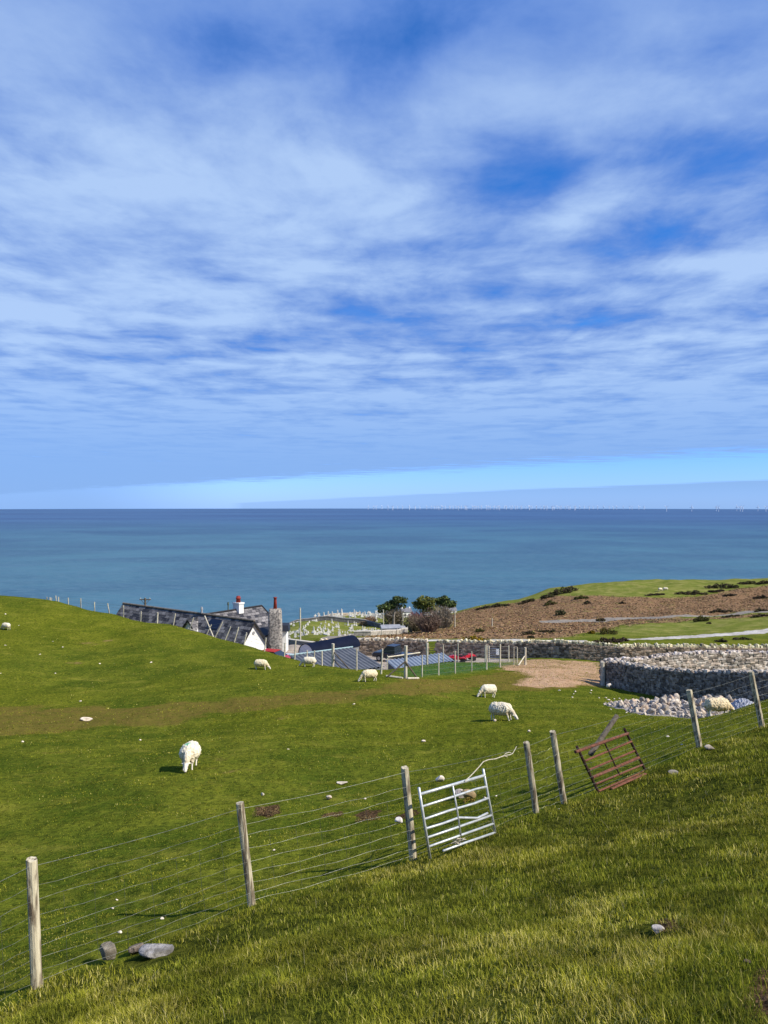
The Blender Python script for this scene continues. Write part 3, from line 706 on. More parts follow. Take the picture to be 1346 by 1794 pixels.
# ------------------------------------------------------------------ loose stones
def rock(px, py, w, h, label, seed, tone=(1, 1, 1), Y=None, mat='rock', depth=None, sink=0.25, rz=0.0, sub=3, name='rock', group=None):
    p = ground(px, py) if Y is None else gat(px, Y)
    s = p[1]/FPX
    W, H = w*s, h*s
    v, f = rock_verts(sub, (W/2*1.1, (depth or 0.8)*W/2, H*0.62), seed)
    o = link(name, v, f, M[mat], None, np.tile(np.array(tone), (len(v), 1)))
    o.location = (p[0], p[1]+(depth or .8)*W*0.3, p[2]+H*(0.55-sink)); o.rotation_euler = (0, 0, rz)
    tag(o, label, 'stone', group)
    return o
def build_rocks():
    rock(186, 1690, 33, 33, 'upright lichen mottled boulder under the fence near the leftmost post', 1, (0.80, .74, .62), mat='lichen_rock', sink=0.1)
    rock(240, 1672, 32, 16, 'brown stone wedged between the upright boulder and the flat slab', 2, (0.6, .5, .42), mat='lichen_rock')
    rock(270, 1678, 56, 15, 'flat pale grey slab lying in the grass beside the upright boulder', 3, (0.95, .95, .98), mat='lichen_rock', sink=0.12)
    rock(1153, 1634, 25, 11, 'smooth pale grey rock poking out of the turf in the right foreground', 4, (.95, .95, 1.0), sink=0.28)
    rock(1310, 1692, 16, 10, 'small dark stone beside the bare soil at the lower right', 5, (0.22, .18, .15))
    rock(771, 1370, 15, 10, 'bright white angular stone in the grass above the galvanised gate', 6, (1.75, 1.7, 1.6), sink=0.1)
    rock(806, 1399, 20, 14, 'whitish stone seen through the upper rails of the galvanised gate', 7, (1.5, 1.4, 1.35), sink=0.1)
    rock(821, 1402, 26, 16, 'ochre lichened stone seen through the rails of the galvanised gate', 8, (0.9, 0.72, 0.42), sink=0.1)
    rock(699, 1444, 13, 11, 'blue white stone left of the middle fence post', 9, (1.5, 1.55, 1.7), sink=0.1)
    rock(576, 1402, 10, 8, 'round pale stone between the two soil patches', 10, (1.4, 1.3, 1.2), sink=0.1)
    rock(600, 1375, 22, 4, 'thin flat white stone in the middle pasture', 12, (1.6, 1.55, 1.4), sink=0.1)
    rock(150, 1263, 20, 6, 'long flat white stone on the worn track at the left', 13, (1.7, 1.6, 1.45), sink=0.1)
    rock(743, 1300, 8, 3, 'small white stone in open grass above the middle post', 14, (1.6, 1.55, 1.4), sink=0.1)
    rock(460, 1394, 6, 5, 'tiny white stone above the left soil patch', 15, (1.5, 1.5, 1.4), sink=0.1)
    rock(927, 1283, 6, 4, 'small white stone right of the largest grazing ewe', 16, (1.6, 1.55, 1.4), sink=0.1)
    rock(1245, 1314, 20, 7, 'pale flat stone at the foot of the tall post right of the rusty gate', 17, (1.0, .95, .85), sink=0.1)
    rock(1183, 1357, 20, 6, 'dull grey flat stone in the grass right of the rusty gate', 18, (0.5, .5, .48), sink=0.15)
    rock(868, 1262, 5, 4, 'small white stone behind the largest grazing ewe', 19, (1.6, 1.5, 1.4), Y=28.2, sink=.1)
    # stones at the foot of the near wall corner, and strays around the heap
    rock(1070, 1202, 12, 9, 'white stones heap against the wall end by the gatepost', 20, (1.6, 1.55, 1.5), Y=46, sink=0)
    proto = []
    for k in range(3):
        v, f = rock_verts(1, (0.10, 0.075, 0.055), 60+k); proto.append(link('stray_stone', v, f, M['rock'], None, np.tile(np.array((1.75, 1.7, 1.6)), (len(v), 1))))
    spots = [(1005, 1216), (1008, 1212), (1035, 1214), (1050, 1223), (1062, 1223), (1066, 1227), (1085, 1224), (1098, 1249), (1110, 1246), (1142, 1252), (1003, 1222), (1070, 1243), (1036, 1210), (980, 1210), (1076, 1225),
             (10, 1076), (33, 1096), (10, 1131), (93, 1124), (110, 1134), (70, 1147), (141, 1229), (97, 1180), (1, 1180), (175, 1163), (265, 1161), (620, 1234), (40, 1300), (246, 1297), (505, 1313), (1170, 1291), (1195, 1305), (915, 1440), (640, 1400), (480, 1490), (870, 1395), (850, 1398), (205, 1577), (198, 1592), (284, 1610), (210, 1634)]
    lab_l = 'scattered small white stone on the grass slope at the left'
    lab_r = 'scattered small white stone in the grass near the rubble heap'
    lab_c = 'scattered small white stone in the turf along the front fence'
    for i, (a, b) in enumerate(spots):
        o = proto[i] if i < 3 else proto[i % 3].copy()
        if i >= 3: C.objects.link(o)
        p = ground(a, b); s = random.uniform(0.5, 0.95)*min(1.3, max(0.35, p[1]/36))
        o.location = (p[0], p[1], p[2]+0.02*s); o.rotation_euler = (random.uniform(-.3, .3), random.uniform(-.3, .3), random.uniform(0, 6)); o.scale = (s, s, s)
        L_, G_ = (lab_r, 'stray stones by the heap') if a > 970 and b < 1260 else (lab_l, 'stray stones on the left slope') if a < 300 and b < 1320 else (lab_c, 'stray stones along the front fence')
        tag(o, L_, 'stone', G_)
build_rocks()
# ------------------------------------------------------------------ sheep
def sheep_mesh(name, pose='graze', seed=0, mark=False, long_wool=False, tone=(1, 1, 1)):
    """one continuous body, forward +X, feet at z=0, back at about 0.66 m"""
    g = random.Random(seed)
    mb = MB()
    def ell(pts, rw, rh, seg=16):
        b = len(mb.v); n_ = len(pts)
        P = [Vector(p) for p in pts]
        for i, p in enumerate(P):
            t = (P[min(i+1, n_-1)]-P[max(i-1, 0)]).normalized(); a = Vector((0, 1, 0)); u = t.cross(a).normalized()
            if u.z < 0: u = -u
            for k in range(seg):
                q = 2*math.pi*k/seg
                mb.v.append(tuple(p + a*math.cos(q)*rw[i] + u*math.sin(q)*rh[i]))
        for i in range(n_-1):
            for k in range(seg):
                k2 = (k+1) % seg; mb.f.append((b+i*seg+k, b+i*seg+k2, b+(i+1)*seg+k2, b+(i+1)*seg+k))
        mb.f.append(tuple(b+k for k in range(seg))[::-1]); mb.f.append(tuple(b+(n_-1)*seg+k for k in range(seg)))
    lie = pose == 'lie'
    dz = -0.25 if lie else 0.0
    bw = 1.22 if long_wool else 1.12
    # trunk: rump, loin, belly, deep chest, shoulder
    ell([(-.47, 0, .47+dz), (-.44, 0, .46+dz), (-.36, 0, .455+dz), (-.20, 0, .45+dz), (0, 0, .445+dz), (.18, 0, .445+dz), (.31, 0, .44+dz), (.40, 0, .43+dz), (.44, 0, .42+dz)],
        [.05, .13*bw, .185*bw, .215*bw, .225*bw, .205*bw, .17*bw, .11, .04], [.06, .17, .225, .25, .255, .245, .21, .14, .05])
    if pose == 'graze':
        ell([(.27, 0, .47), (.38, 0, .40), (.48, 0, .30), (.545, 0, .215)], [.14, .115, .085, .065], [.15, .125, .095, .07], 12)
        head = [(.52, 0, .245), (.56, 0, .195), (.605, 0, .135), (.645, 0, .075), (.665, 0, .035)]
        ear0 = Vector((.535, 0, .235)); eye = Vector((.60, 0, .165))
    else:
        ell([(.27, 0, .48+dz), (.40, 0, .50+dz), (.50, 0, .52+dz)], [.14, .11, .08], [.15, .12, .09], 12)
        head = [(.47, 0, .55+dz), (.53, 0, .55+dz), (.60, 0, .50+dz), (.66, 0, .44+dz), (.69, 0, .41+dz)]
        ear0 = Vector((.50, 0, .58+dz)); eye = Vector((.585, 0, .54+dz))
    ell(head, [.05, .068, .056, .042, .026], [.06, .072, .062, .045, .028], 12)
    for sy in (-1, 1):
        a = ear0+Vector((0, sy*.05, 0)); b = a+Vector((-.03, sy*.10, .01 if pose == 'graze' else -.02))
        mb.tube([a, a.lerp(b, .5), b], [.022, .028, .010], 8, flat=(1, .5))
    if not lie:
        for sx, sy, st in ((.27, 1, g.uniform(-.05, .05)), (.27, -1, g.uniform(-.07, .07)), (-.33, 1, g.uniform(-.06, .06)), (-.33, -1, g.uniform(-.06, .06))):
            y = sy*.11
            if sx > 0: P = [(sx, y, .36), (sx+.01, y, .26), (sx+.015+st*.4, y, .17), (sx+.01+st*.8, y, .07), (sx+.02+st, y, .0)]
            else: P = [(sx+.03, y, .40), (sx+.02, y, .29), (sx-.045+st*.4, y, .185), (sx-.025+st*.8, y, .08), (sx+.0+st, y, .0)]
            mb.tube(P, [.075, .052, .030, .023, .028], 10)
    else:
        mb.tube([(.25, .13, .12), (.38, .14, .06), (.30, .15, .03)], [.06, .04, .03], 8)
        mb.tube([(-.25, .16, .12), (-.10, .20, .06), (-.22, .2, .03)], [.08, .04, .03], 8)
    mb.tube([(-.45, 0, .52+dz), (-.50, 0, .45+dz), (-.505, 0, .36+dz)], [.035, .038, .025], 8)
    o = mb.build(name, None)
    m = o.modifiers.new('r', 'REMESH'); m.mode = 'VOXEL'; m.voxel_size = 0.0135; m.use_smooth_shade = True
    s_ = o.modifiers.new('s', 'SMOOTH'); s_.iterations = 4; s_.factor = 0.5
    dg = bpy.context.evaluated_depsgraph_get(); dg.update()
    me = bpy.data.meshes.new_from_object(o.evaluated_get(dg)); me.name = name
    bpy.data.objects.remove(o)
    n_ = len(me.vertices); co = np.empty(n_*3); me.vertices.foreach_get('co', co); co = co.reshape(-1, 3)
    nr = np.empty(n_*3); me.vertex_normals.foreach_get('vector', nr); nr = nr.reshape(-1, 3)
    x, y, z = co.T
    headm = sstep(0.50, 0.54, x) * (sstep(0.30, 0.24, z) if pose == 'graze' else 1)
    legm = sstep(0.24, 0.17, z)*(1-sstep(0.42, 0.48, x)) if not lie else 0*x
    wool = (1-np.clip(headm+legm, 0, 1))
    ang = np.arctan2(y, z-.45)
    lk = fbm(x*26+seed, ang*5.0+z*3, 5, 3)-.44; lk2 = fbm(x*9, y*9+z*9+seed, 9, 3)-.44
    co = co + nr*(wool*(lk*(0.055 if long_wool else 0.035)+lk2*0.045))[:, None]
    me.vertices.foreach_set('co', co.ravel())
    wc = np.array((0.78, 0.72, 0.56))*np.array(tone); wool_dark = np.array((0.55, 0.45, 0.29))*np.array(tone)
    fz = sstep(0.50, 0.28, z-dz*1.0)*0.55 + np.clip(-lk*3.4, 0, .75)  # wool colour darkens low on the body and between the locks
    col = wc[None]*(1-fz[:, None]) + wool_dark[None]*fz[:, None]
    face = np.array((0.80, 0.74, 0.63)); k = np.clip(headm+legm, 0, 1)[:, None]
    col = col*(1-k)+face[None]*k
    nose = np.linalg.norm(co-np.array(head[-1])[None], axis=1); kk = sstep(0.035, 0.02, nose)[:, None]; col = col*(1-kk)+np.array((.20, .13, .11))[None]*kk
    for sy in (-1, 1):
        e = np.linalg.norm(co-(np.array(eye)+np.array((0, sy*.055, 0)))[None], axis=1); kk = sstep(0.022, 0.014, e)[:, None]; col = col*(1-kk)+np.array((.03, .025, .02))[None]*kk
    if mark:
        e = np.hypot((x-.10)/.12, (y+.06)/.10); kk = (sstep(1.15, .55, e+(lk2*1.2))*sstep(.50, .58, z))[:, None]*.85
        col = col*(1-kk)+np.array((.04, .42, .24))[None]*kk
    if not lie:
        hf = sstep(.035, .02, z)[:, None]*sstep(.42, .38, x)[:, None]; col = col*(1-hf)+np.array((.08, .06, .05))[None]*hf
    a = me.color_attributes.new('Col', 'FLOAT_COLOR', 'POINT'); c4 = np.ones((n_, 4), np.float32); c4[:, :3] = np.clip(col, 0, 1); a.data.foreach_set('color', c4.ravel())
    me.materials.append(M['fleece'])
    me.polygons.foreach_set('use_smooth', np.ones(len(me.polygons), bool))
    return me
def build_sheep():
    M['fleece'] = pmat('fleece', (1, 1, 1), (0.86, 0.84, 0.78), 14, 0.95, 0.5, attr=True, spec=0.1, bdist=0.02)
    ms = {'a': sheep_mesh('sheep', 'graze', 1), 'b': sheep_mesh('sheep', 'graze', 2, long_wool=True, tone=(.96, .95, .95)), 'm': sheep_mesh('sheep', 'graze', 5, mark=True, long_wool=True),
          'l': sheep_mesh('sheep', 'graze', 7, long_wool=True, tone=(.97, .88, .74)), 'y': sheep_mesh('sheep', 'graze', 8, tone=(1.02, .98, .86))}
    # key, px, py of the feet, distance or None, heading (0 = right, 90 = away, -90 = to viewer), scale, label
    for k, px, py, Y, hd, sc, lab in (
        ('m', 333, 1346, None, -86, 1.0, 'ewe with a green paint mark on her back grazing towards the viewer'),
        ('b', 880, 1262, None, -34, 1.0, 'shaggy woolled ewe grazing head down to the right beside another'),
        ('a', 855, 1222, None, 205, 0.98, 'sheep grazing to the left just behind the shaggy ewe'),
        ('y', 647, 1194, None, 197, 0.93, 'sheep grazing to the left near the corner post of the netting pen'),
        ('a', 541, 1168, None, 176, 0.92, 'sheep grazing to the left below the blue corrugated roof'),
        ('y', 458, 1173, None, -12, 0.92, 'sheep grazing to the right on the slope below the cottage'),
        ('l', 1263, 1260, 27.6, 3, 1.0, 'tan woolled sheep in front of the rubble heap with its legs hidden by the bank'),
        ('a', 11, 1103, None, 160, 0.82, 'sheep high on the grass slope at the far left')):
        p = ground(px, py) if Y is None else gat(px, Y)
        o = bpy.data.objects.new('sheep', ms[k]); C.objects.link(o)
        n = np.array((hz(p[0]+.4, p[1])-hz(p[0]-.4, p[1]), hz(p[0], p[1]+.4)-hz(p[0], p[1]-.4)))/0.8
        up = Vector((-n[0], -n[1], 1)).normalized(); up = up.lerp(Vector((0, 0, 1)), .35).normalized()
        f = Vector((math.cos(R(hd)), math.sin(R(hd)), 0)); f = (f-up*f.dot(up)).normalized(); s_ = up.cross(f)
        o.matrix_world = Matrix.Translation((p[0], p[1], p[2]-0.01)) @ Matrix((f, s_, up)).transposed().to_4x4() @ Matrix.Scale(sc, 4)
        tag(o, lab, 'sheep', 'sheep grazing the pasture')
    # far sheep on the headland
    for i, (px, py) in enumerate(((1157, 1036), (1166, 1035))):
        o = bpy.data.objects.new('sheep', ms['a']); C.objects.link(o); p = ground(px, py); o.location = p; o.rotation_euler = (0, 0, R(170 if i else 20)); o.scale = (1.5,)*3
        tag(o, ('tiny white sheep on the far headland, the left one of the pair', 'tiny white sheep on the far headland, the right one of the pair')[i], 'sheep', 'far sheep on the headland')
build_sheep()

# ------------------------------------------------------------------ grass
def blades(name, xy, L, W, col, lean, label):
    n_ = len(xy); x, y = xy.T
    z = height(x, y)
    ang = rng.uniform(0, 2*np.pi, n_); ca, sa = np.cos(ang), np.sin(ang)
    wd = rng.normal(0.25, 0.25, n_); bend = rng.uniform(.25, .95, n_)*lean
    bx = np.cos(ang+1.57)*bend*L*1.25 + 0.10*L*lean; by = np.sin(ang+1.57)*bend*L*1.25 - 0.08*L*lean     # wind-combed to the right
    Hh = L*np.sqrt(np.clip(1-(0.75*bend)**2, .2, 1))
    v = np.empty((n_, 5, 3), np.float32)
    hw = W/2
    v[:, 0] = np.stack((x-ca*hw, y-sa*hw, z-.01), 1); v[:, 1] = np.stack((x+ca*hw, y+sa*hw, z-.01), 1)
    mx, my, mz = x+bx*.32, y+by*.32, z+Hh*.58
    v[:, 2] = np.stack((mx+ca*hw*.75, my+sa*hw*.75, mz), 1); v[:, 3] = np.stack((mx-ca*hw*.75, my-sa*hw*.75, mz), 1)
    v[:, 4] = np.stack((x+bx, y+by, z+Hh), 1)
    b = np.arange(n_)[:, None]*5
    tri = np.concatenate((b+np.array([[0, 1, 2]]), b+np.array([[0, 2, 3]]), b+np.array([[3, 2, 4]])), 0)
    o = link(name, v.reshape(-1, 3), tri, M['blade'], None, np.repeat(col, 5, 0))
    tag(o, label, 'grass', kind='stuff')
    return o
def build_grass():
    m, t, b = newmat('grass_blade')
    a = t.node('ShaderNodeVertexColor', layer_name='Col').outputs[0]
    t.put(b.inputs['Base Color'], a); b.inputs['Roughness'].default_value = 0.7; b.inputs['Specular IOR Level'].default_value = 0.05
    tr = t.node('ShaderNodeBsdfTranslucent'); t.put(tr.inputs[0], t.mix(1.0, a, (1.1, 1.25, .6), 'MULTIPLY'))
    mx = t.node('ShaderNodeMixShader'); mx.inputs[0].default_value = 0.28
    t.l.new(b.outputs[0], mx.inputs[1]); t.l.new(tr.outputs[0], mx.inputs[2]); t.l.new(mx.outputs[0], t.n['Material Output'].inputs[0])
    M['blade'] = m
    soil_polys = [[(447, 1412), (490, 1409), (493, 1424), (470, 1433), (448, 1428)], [(620, 1428), (640, 1418), (672, 1420), (655, 1434), (636, 1440)],
                  [(1318, 1725), (1332, 1700), (1400, 1680), (1400, 1794), (1322, 1794), (1306, 1765)], [(1145, 1612), (1180, 1606), (1190, 1626), (1160, 1636)]]
    def field(r0, r1, dens, Lr, Wr, name, label, amax=33):
        area = 0.5*(r1**2-r0**2)*R(2*amax); n_ = int(area*dens)
        r = np.sqrt(rng.uniform(r0**2, r1**2, n_)); th = rng.uniform(R(-amax), R(amax), n_)
        x, y = r*np.sin(th), r*np.cos(th)
        tus = fbm(x*1.6, y*1.6, 31, 3); tus2 = fbm(x*0.5, y*0.5, 41, 2); dry = fbm(x*1.1+5, y*1.1, 51, 3)
        # side of the fence: the strip on the viewer's side is rougher and longer
        bx = np.array([b[0] for b, _, _, _ in PW]); by = np.array([b[1] for b, _, _, _ in PW])
        near = sstep(-0.7, 0.25, np.interp(x, bx, by)-y)
        keep = rng.uniform(0, 1, n_) < np.clip(0.30+1.5*(tus-.25), 0.12, 1)*(0.50+0.50*near)
        so = poly_w(soil_polys, x, y, 0.10); keep &= rng.uniform(0, 1, n_) > so*0.93
        # keep the fence-side stones clear
        for sx, sy, sr in ((186, 1690, .16), (268, 1680, .26), (240, 1674, .12), (1153, 1634, .09)):
            q = ground(sx, sy); keep &= np.hypot(x-q[0], y-q[1]-.08) > sr
        x, y, tus, tus2, dry, near = (q[keep] for q in (x, y, tus, tus2, dry, near)); n_ = len(x)
        L = rng.uniform(*Lr, n_)*(0.55+0.9*tus)*(0.42+0.75*near)
        W = rng.uniform(*Wr, n_)
        g1 = np.array((0.052, 0.082, 0.010)); g2 = np.array((0.240, 0.250, 0.024)); st = np.array((0.56, 0.48, 0.16)); ol = np.array((0.320, 0.285, 0.028))
        u = rng.uniform(0, 1, n_)[:, None]; c = g1*(1-u)+g2*u
        o_ = (.25+sstep(.36, .58, dry)*.65)[:, None]*rng.uniform(.3, 1, n_)[:, None]; c = c*(1-o_)+ol*o_
        k = (rng.uniform(0, 1, n_) < (0.07+0.30*sstep(.42, .62, dry))*(0.35+0.65*near))[:, None]*rng.uniform(.4, 1, n_)[:, None]; c = c*(1-k)+st*k
        c = c*(0.30+1.6*fbm(x*2.9, y*2.9, 71, 3)[:, None])*rng.uniform(.65, 1.3, n_)[:, None]
        blades(name, np.stack((x, y), 1), L, W, c, 0.8+0.4*tus2, label)
    field(2.2, 6.5, 11000, (.018, .055), (.003, .0052), 'grass', 'tangled short grass at the viewer\'s feet in the foreground', 46)
    field(6.5, 11, 4600, (.018, .055), (.004, .007), 'grass', 'short grass along both sides of the front fence', 40)
    field(11, 19, 1500, (.022, .07), (.007, .012), 'grass', 'cropped pasture grass beyond the front fence')
    field(19, 34, 480, (.04, .10), (.012, .02), 'grass', 'cropped pasture grass in the middle distance')
    field(34, 76, 75, (.06, .12), (.025, .045), 'grass', 'cropped pasture grass on the far field and the left slope')
    # thin bleached stalks standing over the turf
    n_ = 420; r = np.sqrt(rng.uniform(2.6**2, 12**2, n_)); th = rng.uniform(R(-40), R(40), n_); x, y = r*np.sin(th), r*np.cos(th)
    bx = np.array([b[0] for b, _, _, _ in PW]); by = np.array([b[1] for b, _, _, _ in PW])
    kp = (np.interp(x, bx, by)-y) > -0.35; x, y = x[kp], y[kp]; n_ = len(x)
    blades('grass', np.stack((x, y), 1), rng.uniform(.06, .14, n_), rng.uniform(.002, .004, n_), np.array((.52, .46, .28))[None]*rng.uniform(.6, 1, n_)[:, None], np.full(n_, 1.0), 'thin bleached grass stalks standing over the foreground turf')
build_grass()
# ------------------------------------------------------------------ offshore wind turbines
def build_turbines():
    white = pmat('turbine_white', (0.80, 0.82, 0.84), rough=0.4)
    def parts(root, az, ph, far=False):
        """built at real size: 98 m hub, 54 m blades; az = rotor heading"""
        tw = MB(); tw.tube([(0, 0, -6), (0, 0, 50), (0, 0, 96)], [6.0, 5.2, 4.4], 8)
        na = MB(); d = Vector((math.sin(az), math.cos(az), 0)); na.tube([Vector((0, 0, 98))-d*6, Vector((0, 0, 98))+d*7], 4.5, 6)
        bl = []
        side = Vector((d.y, -d.x, 0)); hub = Vector((0, 0, 98))-d*7.5
        for k in range(3):
            a = ph+k*2*math.pi/3; u = side*math.sin(a)+Vector((0, 0, 1))*math.cos(a)
            b = MB(); b.tube([hub, hub+u*12, hub+u*54], [3.2, 5.4, 2.0], 6); bl.append(b)
        if far:
            m = MB()
            for q in [tw, na]+bl: m.add(q.v, q.f)
            return m
        tw.build('tower', white, root); na.build('nacelle', white, root)
        for b in bl: b.build('blade', white, root)
    near = [(1168, 15.6, 'lone nearer wind turbine left of the nearer ones, blades spread in a Y upside down', 3.14), (1212, 16.2, 'wind turbine standing alone between the lone turbine and the close pair, blades in a Y', 0.1),
            (1255, 16.6, 'left turbine of the close pair right of the lone one', 2.6), (1259, 15.4, 'right turbine of the close pair right of the lone one', 0.5),
            (1291, 17.6, 'leftmost turbine of the tight trio near the right edge', 1.9), (1297, 16.4, 'middle turbine of the tight trio near the right edge', 0.6), (1301, 15.5, 'rightmost turbine of the tight trio near the right edge', 2.8),
            (1328, 17.8, 'small turbine between the trio and the right edge', 0.1), (1342, 15.8, 'nearer turbine closest to the right edge of the view', 1.05)]
    for px, D, lab, ph in near:
        D *= 1000; x = (px-673)/FPX*D; r2 = x*x+D*D
        root = empty('wind_turbine', (x, D, SEA-r2/(2*6.371e6)), 0, lab, 'wind turbine', 'nearer wind turbines at the right of the horizon')
        parts(root, 0.35, ph)
    protos = [parts(None, 0.35, p, True).build('wind_turbine', white) for p in (0.1, 0.55, 1.0, 1.6)]
    g = random.Random(5); k = 0; used = []
    cols = [645, 653, 661, 669, 680, 688, 698, 707, 717, 726, 734, 746] + [757+i*6.3 for i in range(38)] + [762+i*13.7 for i in range(19)] + [1000+i*8.2 for i in range(12)] + [1104, 1109, 1121, 1129]
    for px in cols:
        px += g.uniform(-2, 2); D = g.uniform(19.5, 27)*1000; x = (px-673)/FPX*D; r2 = x*x+D*D
        o = protos[k % 4] if k < 4 else protos[k % 4].copy()
        if k >= 4: C.objects.link(o)
        o.location = (x, D, SEA-r2/(2*6.371e6)); o.rotation_euler = (0, 0, g.uniform(-.3, .3)); k += 1
        tag(o, 'tiny pale wind turbine in the crowded row along the horizon', 'wind turbine', 'distant wind turbines along the horizon')
build_turbines()

# ------------------------------------------------------------------ dry stone walls
def stone_wall(name, base, Hh, thick, sw, sh, label, seed, cop=0.22, tone=(0.30, 0.285, 0.27), coptone=(0.52, 0.47, 0.34), topfn=None, ends=True, top_rubble=False, var=.62, contrast=1.0):
    """base: list of ground points (x, y[, z]); individually shaped stones packed over a rubble core"""
    g = random.Random(seed)
    root = empty(name, (base[0][0], base[0][1], hz(*base[0])), 0, label, 'wall')
    L0 = np.array(root.location)
    core = MB(); body = MB(); copm = MB()
    def stone(mb, c, du, dn, dz, w, d, h, col):
        v = []
        for iz, sc in ((-.5, 1.0), (-.28, 1.16), (.28, 1.12), (.5, .9)):
            for iu, in_ in ((-.5, -.5), (.5, -.5), (.5, .5), (-.5, .5)):
                k = 0.84*sc
                v.append(c + du*(iu*w*k*g.uniform(.8, 1.1)) + dn*(in_*d*k*g.uniform(.85, 1.1)) + np.array((0, 0, iz*h*g.uniform(.88, 1.06))))
        f = [(3, 2, 1, 0), (12, 13, 14, 15)]
        for l_ in range(3):
            for q in range(4): f.append((l_*4+q, l_*4+(q+1) % 4, (l_+1)*4+(q+1) % 4, (l_+1)*4+q))
        mb.add(v, f, col)
    def pal(t=tone):
        k = g.uniform(1-var*contrast, 1+var); w_ = g.uniform(-.05, .07)
        return (t[0]*k*(1+w_), t[1]*k, t[2]*k*(1-w_))
    Lc = 0
    for i in range(len(base)-1):
        a = np.array(base[i][:2]); b = np.array(base[i+1][:2]); Ls = np.linalg.norm(b-a); u = (b-a)/Ls; nn = np.array((u[1], -u[0]))
        du = np.array((u[0], u[1], 0)); dn = np.array((nn[0], nn[1], 0))
        m_ = max(1, int(Ls/1.0))
        def top_z(s): 
            p = a+u*s; return (hz(*p) if topfn is None else topfn(*p) - Hh)+Hh
        zs = [(s, hz(*(a+u*s)), top_z(s)) for s in np.linspace(0, Ls, m_+1)]
        for (s0, z0, t0), (s1, z1, t1) in zip(zs[:-1], zs[1:]):
            v = []
            for s, z, t_ in ((s0, z0, t0), (s1, z1, t1)):
                for o_, zz in ((-1, z-.4), (1, z-.4), (.8, t_-.06), (-.8, t_-.06)):
                    p = a+u*s+nn*o_*(thick/2-.05); v.append(np.array((p[0], p[1], zz))-L0)
            core.add(v, ((0, 1, 5, 4), (1, 2, 6, 5), (2, 3, 7, 6), (3, 0, 4, 7), (0, 3, 2, 1), (4, 5, 6, 7)))
        zi = np.interp
        S_, Z_, T_ = zip(*zs)
        Hm = max(t_-z_ for _, z_, t_ in zs)
        for side in (1, -1):
            zr = -.12
            while zr < Hm-.04:          # rough courses with broken joints
                hr = sh*g.uniform(.8, 1.25); s = -g.uniform(0, sw)
                while s < Ls:
                    w = sw*g.choice((.5, .7, .9, 1.1, 1.5)); h = hr*g.uniform(.75, 1.3); sc = min(max(s+w/2, 0), Ls)
                    z = zi(sc, S_, Z_); tz = zi(sc, S_, T_); zz = z+zr+.05*math.sin(sc*1.7+zr*3)
                    if zz < tz-.05:
                        h = min(h, tz-zz+.03); f_ = zr/(Hm+1e-6); off = thick/2*(1-.18*f_)-.03+g.uniform(-.03, .03)
                        p = a+u*sc+nn*side*off
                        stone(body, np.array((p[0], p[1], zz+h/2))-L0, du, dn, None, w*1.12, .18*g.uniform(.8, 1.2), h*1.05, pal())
                    s += w*.97
                zr += hr*.94
        if top_rubble:
            for _ in range(int(Ls*thick*26)):
                s = g.uniform(0, Ls); o_ = g.uniform(-.46, .46)*thick; p = a+u*s+nn*o_; t_ = zi(s, S_, T_)
                w = g.uniform(.12, .28); stone(copm, np.array((p[0], p[1], t_+g.uniform(-.03, .06)))-L0, du, dn, None, w, w*g.uniform(.6, 1), w*g.uniform(.5, .9), pal(coptone))
        elif cop:
            s = 0.0
            while s < Ls:
                w = g.uniform(.07, .16)*(cop/.22); p = a+u*(s+w/2); t_ = zi(s, S_, T_); h = cop*g.uniform(.6, 1.35)
                tl = g.uniform(-.35, .35)
                c = np.array((p[0], p[1], t_+h*.40))-L0
                stone(copm, c, du*math.cos(tl), dn, None, w*1.15, thick*g.uniform(.55, .85), h, pal(coptone)); s += w*g.uniform(.9, 1.3)
    core.build('wall_core', M['core'], root)
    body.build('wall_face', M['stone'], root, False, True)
    if copm.v: copm.build('coping', M['stone'], root, False, True)
    return root
